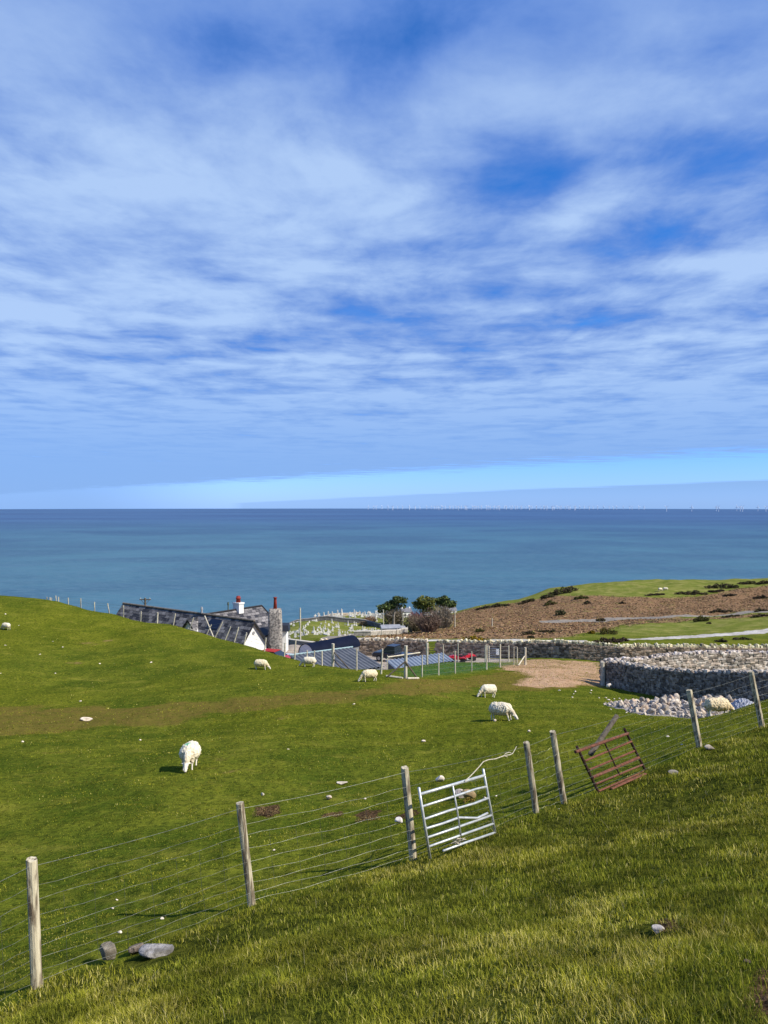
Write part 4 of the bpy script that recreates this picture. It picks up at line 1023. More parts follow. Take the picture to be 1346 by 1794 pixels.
def build_walls():
    G = lambda px, Y: tuple(gat(px, Y)[:2])
    stone_wall('drystone_wall', [G(562, 89), G(620, 88), G(690, 87), G(748, 85.5)], 1.75, .6, .34, .22, 'drystone wall with pale coping behind the corrugated roofs, left of its field gate', 3, tone=(.33, .26, .19), coptone=(.68, .60, .44), cop=.36)
    stone_wall('drystone_wall', [G(766, 85), G(830, 83.5), G(900, 81.5), G(1000, 79), G(1090, 77.5), G(1200, 77.5), G(1346, 78), G(1560, 79)], 1.62, .6, .34, .22, 'long drystone wall with upright lichened coping stones beyond the dirt track', 4, tone=(.32, .25, .185), coptone=(.70, .64, .42), cop=.36)
    # walled sheep fold in two walls that meet at the gatepost
    stone_wall('fold_wall', [G(1062, 49), G(1113, 46), G(1176, 43), G(1267, 39.3), G(1346, 35.5), G(1450, 32)], 1.62, .75, .24, .14, 'thick rebuilt drystone wall of the sheep fold, its shaded face behind the rubble heap', 5, cop=0, tone=(.25, .21, .165), coptone=(.46, .41, .34), top_rubble=True, contrast=.9)  # face stones toned darker, the wall's shade put into their colour
    stone_wall('fold_wall', [G(1068, 50.2), G(1130, 51.2), G(1230, 52.3), G(1346, 53.3), G(1500, 54)], 1.62, .65, .26, .15, 'sunlit inner wall at the back of the sheep fold', 6, cop=0, tone=(.50, .43, .36), coptone=(.60, .53, .46), top_rubble=True)  # same fold stone toned paler, sunlight put into its colour
    # low yard wall with a pale flat top left of the corrugated roofs
    A = at(500, 1119, 99); B = at(563, 1127, 92)
    root = empty('yard_wall', gat(500, 99), 0, 'low yard wall with pale smooth concrete top beside the cottage yard', 'wall'); L = np.array(root.location)
    mb = MB(); mb.prism([A-L+(0, 0, -.12), B-L+(0, 0, -.12), B-L+(0, 0, -2.6), A-L+(0, 0, -2.6)], (0.25, .35, 0)); mb.build('wall_face', M['lichen_rock'], root, False, True)
    mb = MB(); mb.prism([A-L+(-.03, -.06, 0), B-L+(-.03, -.06, 0), B-L+(-.03, -.06, -.118), A-L+(-.03, -.06, -.118)], (.33, .46, 0)); mb.build('coping', pmat('pale_render', (0.62, 0.56, 0.44), (0.5, 0.45, 0.36), 3), root)
    # wooden gatepost at the fold's corner
    b = gat(1057.5, 48.3); o = wood_post('gatepost', Vector((0, 0, 0)), Vector((-.02, 0, 1.55)), .14, None, M['wood'], 9, 8, .3); o.location = b
    tag(o, 'stout grey gatepost against the end of the fold wall beside the dirt track', 'gatepost')
    # gate between the two lengths of the far wall
    a, b = gat(749.5, 85.2), gat(765, 84.8)
    root = empty('field_gate', a, 0, 'open barred metal gate between the two lengths of far drystone wall', 'gate'); L = np.array(root.location)
    for p in (a, b):
        m = MB(); m.tube([p-L+(0, 0, -.3), p-L+(0, 0, 1.7)], .07, 8); m.build('gatepost', M['darkwood'], root)
    for k in range(5):
        m = MB(); m.tube([a-L+(0, 0, .25+k*.25), b-L+(0, 0, .25+k*.25)], .025, 6); m.build('rail', M['darkwood'], root)
build_walls()

# ------------------------------------------------------------------ rubble and gravel heaps
def build_heap():
    outline = [(1072, 1232), (1105, 1246), (1150, 1254), (1183, 1262), (1243, 1262), (1290, 1256), (1300, 1236), (1250, 1233), (1180, 1224), (1134, 1226), (1100, 1223)]
    P = np.array([ground(*p)[:2] if p[1] > 1240 else ground(p[0], p[1])[:2] for p in outline])
    # ridge points: photo column, distance, height of the heap
    R_ = [(1110, 35.6, .34, 1.3), (1140, 35.0, .55, 1.5), (1178, 33.8, .80, 1.6), (1210, 33.2, .62, 1.5), (1247, 33.0, .98, 1.7), (1275, 32.6, .66, 1.6)]
    rp = [(gat(a, b)[:2], h, r) for a, b, h, r in R_]
    def heap(x, y):
        return max(h*math.exp(-((x-p[0])**2+(y-p[1])**2)/(r*r)*1.1) for p, h, r in rp)
    gx = np.linspace(P[:, 0].min()-1, P[:, 0].max()+1, 50); gy = np.linspace(P[:, 1].min()-1, P[:, 1].max()+1, 40)
    v = []; f = []
    for i, y in enumerate(gy):
        for j, x in enumerate(gx): 
            h = heap(x, y); v.append((x, y, hz(x, y)+(h*.86-.10)))
    for i in range(len(gy)-1):
        for j in range(len(gx)-1): f.append((i*50+j, i*50+j+1, (i+1)*50+j+1, (i+1)*50+j))
    gg = random.Random(99); nb = len(v)
    for k in range(1500):
        x = gg.uniform(P[:, 0].min()-.8, P[:, 0].max()+.5); y = gg.uniform(P[:, 1].min()-.5, P[:, 1].max()+.3); h = heap(x, y)
        if h < .09: continue
        rv, rf = rock_verts(1, (1, .85, .7), 500+k % 23, .2, 9); s_ = gg.choice((.05, .07, .07, .10)); b_ = len(v); th = gg.uniform(0, 6.28)
        for q in rv: v.append((x+(q[0]*math.cos(th)-q[1]*math.sin(th))*s_, y+(q[0]*math.sin(th)+q[1]*math.cos(th))*s_, hz(x, y)+h*.86-.07+q[2]*s_))
        f.extend(tuple(int(b_+i_) for i_ in t3) for t3 in rf)
    o = link('rubble', v, f, pmat('rubble_fines', (0.46, 0.41, 0.35), (0.17, 0.15, 0.13), 4, .95, .8, bdist=.08), None, None, False)
    tag(o, 'small broken rubble filling the inside of the stone heap', 'rubble', kind='stuff')
    protos = []
    for k in range(8):
        vv, ff = rock_verts(2, (0.62, 0.50, 0.42), 200+k, .2, 12)
        t_ = [(1.35, 1.28, 1.2), (1.05, 1.0, .96), (1.5, 1.45, 1.36), (1.2, 1.02, .88), (.75, .73, .72), (1.3, 1.18, 1.06), (1.0, .97, .93), (1.45, 1.38, 1.3)][k]
        protos.append(link('rubble_stone', vv, ff, M['rock'], None, np.tile(np.array(t_), (len(vv), 1))))
    g = random.Random(4); cand = []; tries = 0
    while len(cand) < 296 and tries < 60000:
        tries += 1
        x = g.uniform(P[:, 0].min()-.6, P[:, 0].max()+.6); y = g.uniform(P[:, 1].min()-.4, P[:, 1].max()+.2); h = heap(x, y)
        if h < .13: continue
        if y > np.interp(x, [p[0][0] for p in rp], [p[0][1] for p in rp])+0.55: continue
        s = g.choice((.13, .16, .18, .2, .24, .28, .34)) * (1.25 if h > .6 else 1)
        if any((x-q[0])**2+(y-q[1])**2 < (0.32*(s+q[2]))**2 for q in cand): 
            continue
        cand.append((x, y, s, h))
    for i, (x, y, s, h) in enumerate(cand):
        o = protos[i] if i < 8 else protos[i % 8].copy()
        if i >= 8: C.objects.link(o)
        o.location = (x, y, hz(x, y)+h*.86-.10+s*.12); o.rotation_euler = (g.uniform(0, 6), g.uniform(0, 6), g.uniform(0, 6)); o.scale = (s*1.25,)*3
        big = s > .3; wst = x < P[:, 0].mean()
        tag(o, ('large angular limestone block on the left half of the rubble heap' if wst else 'large angular limestone block on the right half of the rubble heap') if big else
            ('fist to head sized broken stone on the left half of the rubble heap' if wst else 'fist to head sized broken stone on the right half of the rubble heap'), 'stone',
            'large blocks, left half of the rubble heap' if big and wst else 'large blocks, right half of the rubble heap' if big else 'broken stones, left half of the rubble heap' if wst else 'broken stones, right half of the rubble heap')
    # blue grey gravel heap beside it
    c = gat(1301, 31.5); v = []; f = []
    n1, n2 = 44, 30
    for i in range(n2):
        for j in range(n1):
            x = c[0]+(j/(n1-1)-.5)*2.6; y = c[1]+(i/(n2-1)-.5)*2.4
            d = ((x-c[0])/.62)**2+((y-c[1])/.75)**2
            v.append((x+random.uniform(-.02, .02), y, hz(x, y)-.06+.80*math.exp(-d*.75)+random.uniform(-.04, .04)*math.exp(-d*.4)))
    for i in range(n2-1):
        for j in range(n1-1): f.append((i*n1+j, i*n1+j+1, (i+1)*n1+j+1, (i+1)*n1+j))
    o = link('gravel', v, f, pmat('blue_gravel', (0.50, 0.52, 0.58), (0.16, 0.17, 0.20), 17, .95, .9, bdist=.05, lo=.42, hi=.58))
    tag(o, 'heap of blue grey gravel at the right end of the rubble heap', 'gravel', kind='stuff')
build_heap()

# ------------------------------------------------------------------ fences round the cottage and the pen
def small_fence(label, posts, wires, prad=.05, mat='wood', wr=.006, name='post_and_wire_fence'):
    """posts: (photo column, distance, height, lean right in m, radius factor)"""
    B = [gat(q[0], q[1]) for q in posts]; root = empty(name, B[0], 0, label, 'fence'); L = np.array(root.location); T = []
    for i, ((px, Y, h, ln, rf), b) in enumerate(zip(posts, B)):
        t_ = b+np.array((ln, 0, h)); T.append(t_)
        wood_post('post', Vector(b-L), Vector(t_-L), prad*rf, root, M[mat], 300+i, 8, .35, facet=.1)
    for fct in wires:
        mb = MB(); pts = [lerp(b, t_, fct)-L+np.array((0, -.06, 0)) for b, t_ in zip(B, T)]
        mb.tube(pts, wr, 4); mb.build('wire', M['wire'], root)
    return root, B, T, L
def build_far_fences():
    # along the crest above the cottage; (column, distance, pixels tall, lean pixels)
    q = [(81, 72, 5, 1), (87, 72, 6, 0), (89, 71.6, 5, 1), (98, 71, 9, -1), (102, 71, 8, 0), (119, 70, 12, 0), (141, 69.5, 17, 0), (165, 69, 16, 0), (191, 68.5, 18, -3), (216, 68, 21, 0), (246, 67.5, 18, 1), (275, 67, 22, 1), (303, 66, 22, 4), (331, 65, 22, 8), (361, 64, 19, 9),
         (376, 63, 28, 14), (394, 61.5, 24, 10), (410, 60.5, 27, 8), (427, 59, 22, 5), (463, 56.5, 24, 3), (498, 54.5, 25, 1), (516, 53, 35, 2), (538, 52, 22, 0), (550, 51.4, 24, 1), (564, 50.6, 26, 0)]
    posts = [(px, Y, h/FPX*Y, ln/FPX*Y, 1.25 if px in (275,) else .85) for px, Y, h, ln in q]
    root, B, T, L = small_fence('leaning post and wire fence along the grassy crest above the slate cottage', posts, (.95, .7, .45), .055)
    a, b = gat(374, 64), at(359, 1079, 65.2)
    mb = MB(); mb.tube([a-L, b-L], .05, 7); mb.build('brace', M['wood'], root)
    a, b = gat(329, 65.6), gat(346, 64.8)
    mb = MB(); mb.tube([a-L+(0, 0, .15), b-L+(0, 0, .1)], .05, 6); mb.build('rail', M['wood'], root)
    # corner and strainers down to the pen
    posts = [(583, 50, 1.55, .03, 1.9), (625, 48, 1.40, 0, .9), (668, 45.5, 1.55, .08, .95), (711, 42.2, 1.85, .02, 1.8)]
    root, B, T, L = small_fence('short fence of four posts in front of the large blue corrugated roof', posts, (.9, .65, .4, .2), .055)
    mb = MB(); mb.tube([B[0]-L+(0.05, 0, 1.0), gat(612, 49)-L+(0, 0, .05)], .045, 7); mb.build('brace', M['darkwood'], root)
    mb = MB(); mb.tube([B[0]-L+(0.05, 0, .5), gat(598, 49)-L+(0, 0, .05)], .04, 7); mb.build('brace', M['darkwood'], root)
    # the pen
    posts = [(740, 44.3, 1.35, 0, .8), (769, 46.6, 1.35, 0, .8), (798, 49.4, 1.5, -.02, .9), (827, 52, 1.4, 0, .8), (853, 54.5, 1.85, 0, 1.1), (877, 57, 1.8, 0, 1.1), (901, 60, 1.5, 0, .8), (921, 61, 1.45, 0, 1.8)]
    root, B, T, L = small_fence('netting fence of slim posts along the front of the green pen', posts, (.92, .7, .5, .3, .1), .05)
    mb = MB(); mb.tube([B[-1]-L+(-.05, 0, .75), gat(909, 59.5)-L+(0, 0, .05)], .05, 7); mb.build('brace', M['wood'], root)
    c = gat(711, 42.0)
    for (a, b, z0) in (((711, 42.1), (679, 41.8), 1.0), ((711, 42.1), (730, 42.6), .95)):
        mb = MB(); mb.tube([gat(*a)-L+(0, -.08, z0), gat(*b)-L+(0, 0, .06)], .045, 7); mb.build('brace', M['darkwood'], root)
    mb = MB(); mb.tube([gat(677, 42.2)-L+(0, 0, .05), gat(706, 41.8)-L+(0, 0, .05)], .06, 6); mb.build('ground_timber', M['wood'], root)
    mb = MB(); mb.tube([gat(714, 41.8)-L+(0, 0, .05), gat(734, 42.2)-L+(0, 0, .05)], .06, 6); mb.build('ground_timber', M['wood'], root)
    # the back of the pen
    posts = [(679, 58, 1.3, 0, .8), (749, 63, 2.0, -.02, 2.0), (777, 62.5, 1.55, 0, .85), (803, 64.5, 1.7, 0, .9), (851, 66, 1.6, 0, 1.3), (892, 66.5, 1.5, 0, 1.1), (907, 64, 1.4, 0, .9)]
    root, B, T, L = small_fence('fence of mixed posts along the back of the green pen below the roofs', posts, (.95, .7, .45), .05, 'wood')
    mb = MB(); mb.tube([B[0]-L+(0, -.05, 1.15), lerp(B[0], B[1], .8)-L+(0, -.05, 1.25)], .055, 6); mb.build('rail', M['wood'], root)
    # metal gate with a small white notice
    a, b = gat(857, 69), gat(877, 67.5); root = empty('yard_gate', a, 0, 'grey metal yard gate with a small blank white board beyond the pen', 'gate'); L = np.array(root.location)
    for p in (a, b):
        m = MB(); m.tube([p-L+(0, 0, -.2), p-L+(0, 0, 1.6)], .07, 8); m.build('gatepost', M['wood'], root)
    for k in range(6):
        m = MB(); m.tube([a-L+(0, 0, .3+k*.2), b-L+(0, 0, .3+k*.2)], .022, 6); m.build('rail', M['galv'], root)
    c = lerp(a, b, .75)-L; m = MB(); m.box(c[0], c[1]-.08, c[2]+1.0, .26, .03, .5, 0); m.build('notice_board', pmat('white_board', (.75, .76, .78)), root)
build_far_fences()
# ------------------------------------------------------------------ slate cottage
def slate_mat():
    m, t, b = newmat('slate_roof')
    co = t.node('ShaderNodeTexCoord').outputs['Object']
    br = t.node('ShaderNodeTexBrick'); t.put(br.inputs['Vector'], t.node('ShaderNodeUVMap').outputs[0])
    br.inputs['Color1'].default_value = (0.030, 0.031, 0.040, 1); br.inputs['Color2'].default_value = (0.310, 0.290, 0.280, 1); br.inputs['Mortar'].default_value = (0.018, 0.018, 0.020, 1)
    br.inputs['Scale'].default_value = 1.0; br.inputs['Brick Width'].default_value = 0.60; br.inputs['Row Height'].default_value = 0.36; br.inputs['Mortar Size'].default_value = 0.02; br.inputs['Bias'].default_value = -0.15
    n = t.noise(co, 1.3, 5, .7)
    col = t.mix(t.math('MULTIPLY', t.step(n, .5, .68), .7), br.outputs[0], (0.20, 0.19, 0.175))
    t.put(b.inputs['Base Color'], col); b.inputs['Roughness'].default_value = 0.75; b.inputs['Specular IOR Level'].default_value = .2
    bp = t.node('ShaderNodeBump'); bp.inputs['Strength'].default_value = .6; bp.inputs['Distance'].default_value = .03
    t.put(bp.inputs['Height'], br.outputs['Fac']); bp.invert = True; t.put(b.inputs['Normal'], bp.outputs[0])
    return m
def roof_slab(name, quad, thick, mat, parent, L, flip=False):
    """quad: ridge a, ridge b, eave b, eave a (world)"""
    q = [np.array(p, float)-L for p in quad]
    n = np.cross(q[1]-q[0], q[3]-q[0]); n /= np.linalg.norm(n)
    if n[2] < 0: n = -n
    mb = MB(); mb.prism(q, -n*thick)
    o = mb.build(name, mat, parent)
    uv = o.data.uv_layers.new(name='UVMap'); e1 = (q[1]-q[0])/np.linalg.norm(q[1]-q[0]); e2 = np.cross(n, e1)
    for lp in o.data.loops:
        p = np.array(o.data.vertices[lp.vertex_index].co)-q[0]; uv.data[lp.index].uv = (p@e1, p@e2)
    return o
def build_cottage():
    SL = slate_mat(); WH = pmat('whitewash', (0.80, 0.79, 0.74), (0.70, 0.69, 0.64), 1.5, .9, .15); DK = pmat('black_bargeboard', (0.02, 0.02, 0.022), rough=.5)
    RG = pmat('ridge_tile', (0.27, 0.22, 0.17), (0.14, 0.12, 0.10), 3, .9, .3); CH = pmat('chimney_stone', (0.44, 0.40, 0.34), (0.14, 0.13, 0.12), 5.5, .95, .9, bdist=.04, lo=.42, hi=.6)
    RD = pmat('red_chimney_pot', (0.30, 0.035, 0.02), (0.20, 0.03, 0.02), 4, .6); GL = pmat('dark_pane', (0.03, 0.04, 0.055), rough=.1, spec=.6)
    d = np.array((.806, -.592, 0)); n = np.array((-.592, -.806, 0)); zr = -11.87
    E = np.array((-13.3, 75.0, zr)); S0 = np.array((-31.0, 88.0, zr))
    root = empty('cottage', (-20, 82, -15.5), 0, 'low whitewashed cottage with mottled slate roofs, black bargeboards and a round stone chimney', 'cottage')
    L = np.array(root.location)
    w = 2.0; dr = 2.55; Z = np.array((0, 0, 1.0))
    lenA = np.linalg.norm(S0-E); oh = .25
    def P(s, q, z=0):  # s metres back along the ridge from the near gable, q metres to the viewer's side
        return E - d*s + n*q + Z*z
    dz = lambda q: -dr*abs(q)/w
    # long roof
    roof_slab('roof', [P(-oh, 0), P(lenA, 0), P(lenA, w+.35, dz(w+.35)), P(-oh, w+.35, dz(w+.35))], .12, SL, root, L)
    roof_slab('roof', [P(-oh, 0), P(lenA, 0), P(lenA, -w-.35, dz(w+.35)), P(-oh, -w-.35, dz(w+.35))], .12, SL, root, L)
    mb = MB(); mb.tube([P(-oh, 0, .03)-L, P(lenA, 0, .03)-L], .11, 6); mb.build('ridge', RG, root)
    # near gable wall and its boards
    zb = -4.6
    mb = MB(); mb.prism([P(0, w, dz(w))-L, P(0, 0, -.12)-L, P(0, -w, dz(w))-L, P(0, -w, zb)-L, P(0, w, zb)-L], -d*lenA); mb.build('wall', WH, root)
    for sgn in (1, -1):
        mb = MB(); a = P(-oh-.02, 0, -.02); b = P(-oh-.02, sgn*(w+.37), dz(w+.37)-.02)
        mb.prism([a-L, b-L, b-L-Z*.24, a-L-Z*.24], d*.06); mb.build('bargeboard', DK, root)
    # small round vent in the near gable and a window below
    mb = MB(); mb.tube([P(-.02, -.1, -1.25)-L, P(-.07, -.1, -1.25)-L], .16, 10); mb.build('vent', pmat('grey_vent', (.25, .25, .25)), root)
    # dormer gable on the viewer's side
    s0 = 8.0; dw = 1.35; q1 = 1.55; top = P(s0, q1, -.40); back = P(s0, .35, -.40)
    for sgn in (1, -1):
        e1 = top - d*sgn*dw - Z*1.45; e2 = back - d*sgn*dw - Z*1.45
        roof_slab('dormer_roof', [top+n*.15, back, P(s0+sgn*dw, 1.2, -2.0), e1+n*.15], .09, SL, root, L)
        mb = MB(); mb.prism([top+n*.17-L, e1+n*.17-L, e1+n*.17-L-Z*.2, top+n*.17-L-Z*.2], n*.05); mb.build('bargeboard', DK, root)
    mb = MB(); mb.prism([top-L-Z*.1, top-d*dw-Z*1.45-L, top-d*dw-Z*3.4-L, top+d*dw-Z*3.4-L, top+d*dw-Z*1.45-L], -n*1.2); mb.build('dormer_wall', WH, root)
    # skylight, dark blue sheet on the roof right of the dormer
    a, b = P(5.9, .30, dz(.30)+.05), P(4.2, .30, dz(.30)+.05); c, e = P(4.2, 1.0, dz(1.0)+.05), P(5.9, 1.0, dz(1.0)+.05)
    mb = MB(); mb.prism([a-L, b-L, c-L, e-L], (0, 0, .04)); mb.build('skylight', pmat('skylight_glass', (.008, .014, .035), rough=.3, spec=.3), root)
    # cross wing running away behind
    J = P(7.1, 0); c_ = -n
    Lc = 8.2; wc = 3.0; drc = 3.2
    Q = lambda s, q, z=0: J + c_*s + d*q + Z*z
    dzc = lambda q: -drc*abs(q)/wc
    hip = Q(Lc, 0)
    roof_slab('roof', [Q(0, 0, .02), hip+Z*.02, Q(Lc+1.2, wc+.2, dzc(wc+.2)), Q(0, wc+.2, dzc(wc+.2))], .12, SL, root, L)
    roof_slab('roof', [Q(0, 0, .02), hip+Z*.02, Q(Lc+1.2, -wc-.2, dzc(wc+.2)), Q(0, -wc-.2, dzc(wc+.2))], .12, SL, root, L)
    mb = MB(); mb.prism([hip-L, Q(Lc+1.2, -wc-.2, dzc(wc+.2))-L, Q(Lc+1.2, wc+.2, dzc(wc+.2))-L], (0, 0, -.12)); mb.build('roof', SL, root)
    mb = MB(); mb.tube([Q(0, 0, .06)-L, Q(Lc, 0, .06)-L], .09, 6); mb.tube([Q(Lc, 0, .06)-L, Q(Lc+1.2, wc+.2, dzc(wc+.2)+.05)-L], .08, 6); mb.build('ridge', DK, root)
    mb = MB(); mb.prism([Q(.5, wc-.25, dzc(wc)-.02)-L, Q(Lc+.9, wc-.25, dzc(wc)-.02)-L, Q(Lc+.9, wc-.25, -5.3)-L, Q(.5, wc-.25, -5.3)-L], -d*(2*wc-.5)); mb.build('wall', WH, root)
    # lean-to with black gutter in front of the cross wing and a window
    A0 = at(462, 1117, 76.6); A1 = at(481, 1113, 78.2)
    u = (A1-A0); u[2] = 0
    mb = MB(); q0 = A0-L; q1_ = A0+u-L
    mb.prism([q0, q1_, q1_-Z*3.2, q0-Z*3.2], np.array((-.6, 1.6, 0))); mb.build('porch_wall', WH, root)
    mb = MB(); mb.prism([q0+Z*.02+(-.2, -.25, 0), q1_+Z*.02+(.25, -.1, 0), q1_+Z*.6+(-.3, 1.6, 0), q0+Z*.6+(-.8, 1.5, 0)], (0, 0, .14)); mb.build('porch_roof', DK, root)
    nf = np.cross(u, Z); nf /= np.linalg.norm(nf)
    mb = MB(); wa = q0+u*.15-Z*.75; wb = q0+u*.62-Z*.75
    mb.prism([wa+nf*.01, wb+nf*.01, wb-Z*.75+nf*.01, wa-Z*.75+nf*.01], nf*.03); f = mb.build('window', pmat('window_frame', (.7, .7, .7)), root)
    mb = MB(); wa2 = wa+(wb-wa)*.08-Z*.06; wb2 = wa+(wb-wa)*.92-Z*.06
    mb.prism([wa2+nf*.042, wb2+nf*.042, wb2-Z*.62+nf*.042, wa2-Z*.62+nf*.042], nf*.01); mb.build('pane', GL, f)
    # white end wall to the right of the big chimney with its dark eave
    W0 = at(497, 1106, 80.0); mb = MB(); mb.prism([W0-L-(1.0, 0, 0), W0-L+(.28, 0, 0), W0-L+(.28, 0, -2.9), W0-L-(1.0, 0, 2.9)], (0, 1.8, 0)); mb.build('wall', WH, root)
    mb = MB(); mb.prism([W0-L+(-1.1, -.3, 0.02), W0-L+(.62, -.3, .02), W0-L+(.40, .6, .55), W0-L+(-1.1, .6, .55)], (0, 1.2, .1)); mb.build('porch_roof', DK, root)
    # big tapering stone chimney with tall red pot
    c = np.array(at(482.5, 1138, 77.2)); zt = at(482, 1068, 77.2)[2]; zbm = c[2]-1.5
    mb = MB(); N = 16; V = []; F = []; lv = [0, .2, .45, .7, .95, 1.0]
    for j, a in enumerate(lv):
        for k in range(N):
            th = 2*math.pi*k/N; ex = .72 if j < 5 else .60
            cx = math.copysign(abs(math.cos(th))**.35, math.cos(th)); sy = math.copysign(abs(math.sin(th))**.35, math.sin(th))
            V.append((c[0]+cx*ex*(1-.06*a)+random.uniform(-.03, .03)-L[0], c[1]+sy*ex*.8+random.uniform(-.03, .03)-L[1], zbm+(zt-zbm)*a+(0.1 if j == 5 else 0)-L[2]))
    for j in range(len(lv)-1):
        for k in range(N): F.append((j*N+k, j*N+(k+1) % N, (j+1)*N+(k+1) % N, (j+1)*N+k))
    F.append(tuple((len(lv)-1)*N+k for k in range(N)))
    mb.add(V, F); ch = mb.build('chimney', CH, root)
    mb = MB(); p = np.array((c[0], c[1], zt+.05))-L; mb.tube([p, p+Z*.9, p+Z*1.12, p+Z*1.14, p+Z*1.25], [.20, .15, .15, .19, .19], 12); mb.build('chimney_pot', RD, ch, True)
    # white chimney with squat red pot on the cross wing
    p = Q(4.6, 0, -.3)-L; mb = MB(); mb.box(p[0], p[1], p[2]+.45, 1.0, .7, 1.1, math.atan2(d[1], d[0])); mb.box(p[0], p[1], p[2]+1.03, 1.14, .84, .16, math.atan2(d[1], d[0])); ch = mb.build('chimney', WH, root)
    mb = MB(); mb.tube([p+Z*1.1, p+Z*1.5, p+Z*1.52, p+Z*1.62, p+Z*1.64, p+Z*1.82], [.26, .24, .29, .29, .23, .2], 12); mb.build('chimney_pot', RD, ch, True)
    p = Q(3.1, 0, -.1)-L; mb = MB(); mb.tube([p, p+Z*.75, p+Z*.8, p+Z*1.1], [.06, .06, .12, .07], 8); mb.build('flue', pmat('green_flue', (.08, .10, .07)), root)
    p = P(7.8, 0, 0)-L; mb = MB(); mb.tube([p, p+Z*.45, p+Z*.47, p+Z*.75], [.12, .11, .15, .1], 8); mb.build('chimney_pot', pmat('grey_pot', (.30, .31, .33)), root)
build_cottage()

# ------------------------------------------------------------------ corrugated roofs, barrel shed
def corrugated(name, TL, TR, BR, BL, pitch, amp, mat, parent, L):
    TL, TR, BR, BL = (np.array(p, float)-L for p in (TL, TR, BR, BL))
    n_ = int(np.linalg.norm(TR-TL)/pitch)*4; nrm = np.cross(TR-TL, BL-TL); nrm /= np.linalg.norm(nrm)
    if nrm[2] < 0: nrm = -nrm
    V = []; F = []
    for i in range(n_+1):
        u = i/n_; k = (0, amp, amp, 0)[i % 4]
        for e in (0, -.02):
            V.append(lerp(TL, TR, u)+nrm*(k+e)); V.append(lerp(BL, BR, u)+nrm*(k+e))
    for i in range(n_):
        b = i*4; F += [(b, b+1, b+5, b+4), (b+2, b+6, b+7, b+3)]
    F += [(0, 2, 3, 1), (n_*4, n_*4+1, n_*4+3, n_*4+2)]
    mb = MB(); mb.add(V, F); return mb.build(name, mat, parent)
def build_sheds():
    B1 = pmat('blue_grey_steel', (0.135, 0.145, 0.160), (0.100, 0.110, 0.125), .8, .7, spec=.1); B2 = pmat('pale_steel', (0.22, 0.26, 0.31), (0.17, 0.205, 0.25), .8, .6, spec=.2)
    SW = pmat('shed_wall', (0.20, 0.21, 0.22), (0.15, 0.16, 0.17), 2)
    TL, TR, BR = at(507, 1149, 66), at(618, 1134.5, 70), at(674, 1168, 65.0); BL = BR+(TL-TR)
    root = empty('shed', (TL[0], TL[1], -16.3), 0, 'large low shed with dark blue corrugated steel roof behind the crest fence', 'shed'); L = np.array(root.location)
    corrugated('roof', TL, TR, BR, BL, .40, .085, B1, root, L)
    mb = MB(); dn = np.array((0, 0, 1.0))
    mb.prism([lerp(TL, TR, .02)-L-dn*.12, lerp(TR, TL, .02)-L-dn*.12, lerp(BR, BL, .02)-L-dn*.12, lerp(BL, BR, .02)-L-dn*.12], (0, 0, -2.2)); mb.build('wall', SW, root)
    mb = MB(); mb.tube([TL-L+dn*.06, TR-L+dn*.06], .08, 6); mb.build('ridge', pmat('pale_green_flashing', (.30, .42, .42)), root)
    TL, TR = at(676, 1157.5, 68.3), at(777, 1144, 71.9); BR = at(797, 1158, 69.7); BL = BR+(TL-TR)
    root = empty('shed', (TL[0], TL[1], -16.9), 0, 'smaller shed with light blue corrugated roof between the pen and the far wall', 'shed'); L = np.array(root.location)
    corrugated('roof', TL, TR, BR, BL, .40, .08, B2, root, L)
    mb = MB(); mb.prism([lerp(TL, TR, .02)-L-dn*.12, lerp(TR, TL, .02)-L-dn*.12, lerp(BR, BL, .02)-L-dn*.12, lerp(BL, BR, .02)-L-dn*.12], (0, 0, -1.9)); mb.build('wall', SW, root)
    # barrel roofed shed
    A, B = at(536, 1140, 74.5), at(618, 1131, 79.5)
    root = empty('barrel_shed', (A[0], A[1], -16.5), 0, 'small shed with glossy navy barrel vaulted roof and white end behind the large blue roof', 'shed'); L = np.array(root.location)
    ax = (B-A); ax[2] = 0; ln = np.linalg.norm(ax); ax /= ln; sd_ = np.array((ax[1], -ax[0], 0)); rad = 1.15
    base = A+np.array((0, 0, -.35))-L - sd_*0
    V = []; F = []; N = 14
    for i in range(2):
        for k in range(N+1):
            th = math.pi*k/N; p = base+ax*ln*i+sd_*math.cos(th)*rad+np.array((0, 0, math.sin(th)*rad*.9)); V.append(p)
            V.append(base+ax*(ln*i)+sd_*math.cos(th)*(rad-.05)+np.array((0, 0, math.sin(th)*(rad-.05)*.9)))
    W_ = 2*(N+1)
    for k in range(N): F += [(2*k, 2*k+2, W_+2*k+2, W_+2*k), (2*k+1, W_+2*k+1, W_+2*k+3, 2*k+3)]
    mb = MB(); mb.add(V, F); mb.build('barrel_roof', pmat('navy_sheet', (0.004, 0.007, 0.020), (0.006, 0.010, 0.026), 1, .7, spec=.08), root, True)
    WE = pmat('white_end', (.62, .66, .72))
    for i, t_ in ((0, .06), (1, -.06)):
        poly = [base+ax*(ln*i+t_)+sd_*math.cos(math.pi*k/N)*(rad-.06)+np.array((0, 0, math.sin(math.pi*k/N)*(rad-.06)*.9)) for k in range(N+1)]
        mb = MB(); mb.prism(poly, ax*.05); mb.build('end_panel', WE, root)
    mb = MB(); c = base+ax*ln/2; mb.box(c[0], c[1], c[2]-.75, ln-.3, 2*rad-.15, 1.5, math.atan2(ax[1], ax[0])); mb.build('wall', SW, root)
build_sheds()

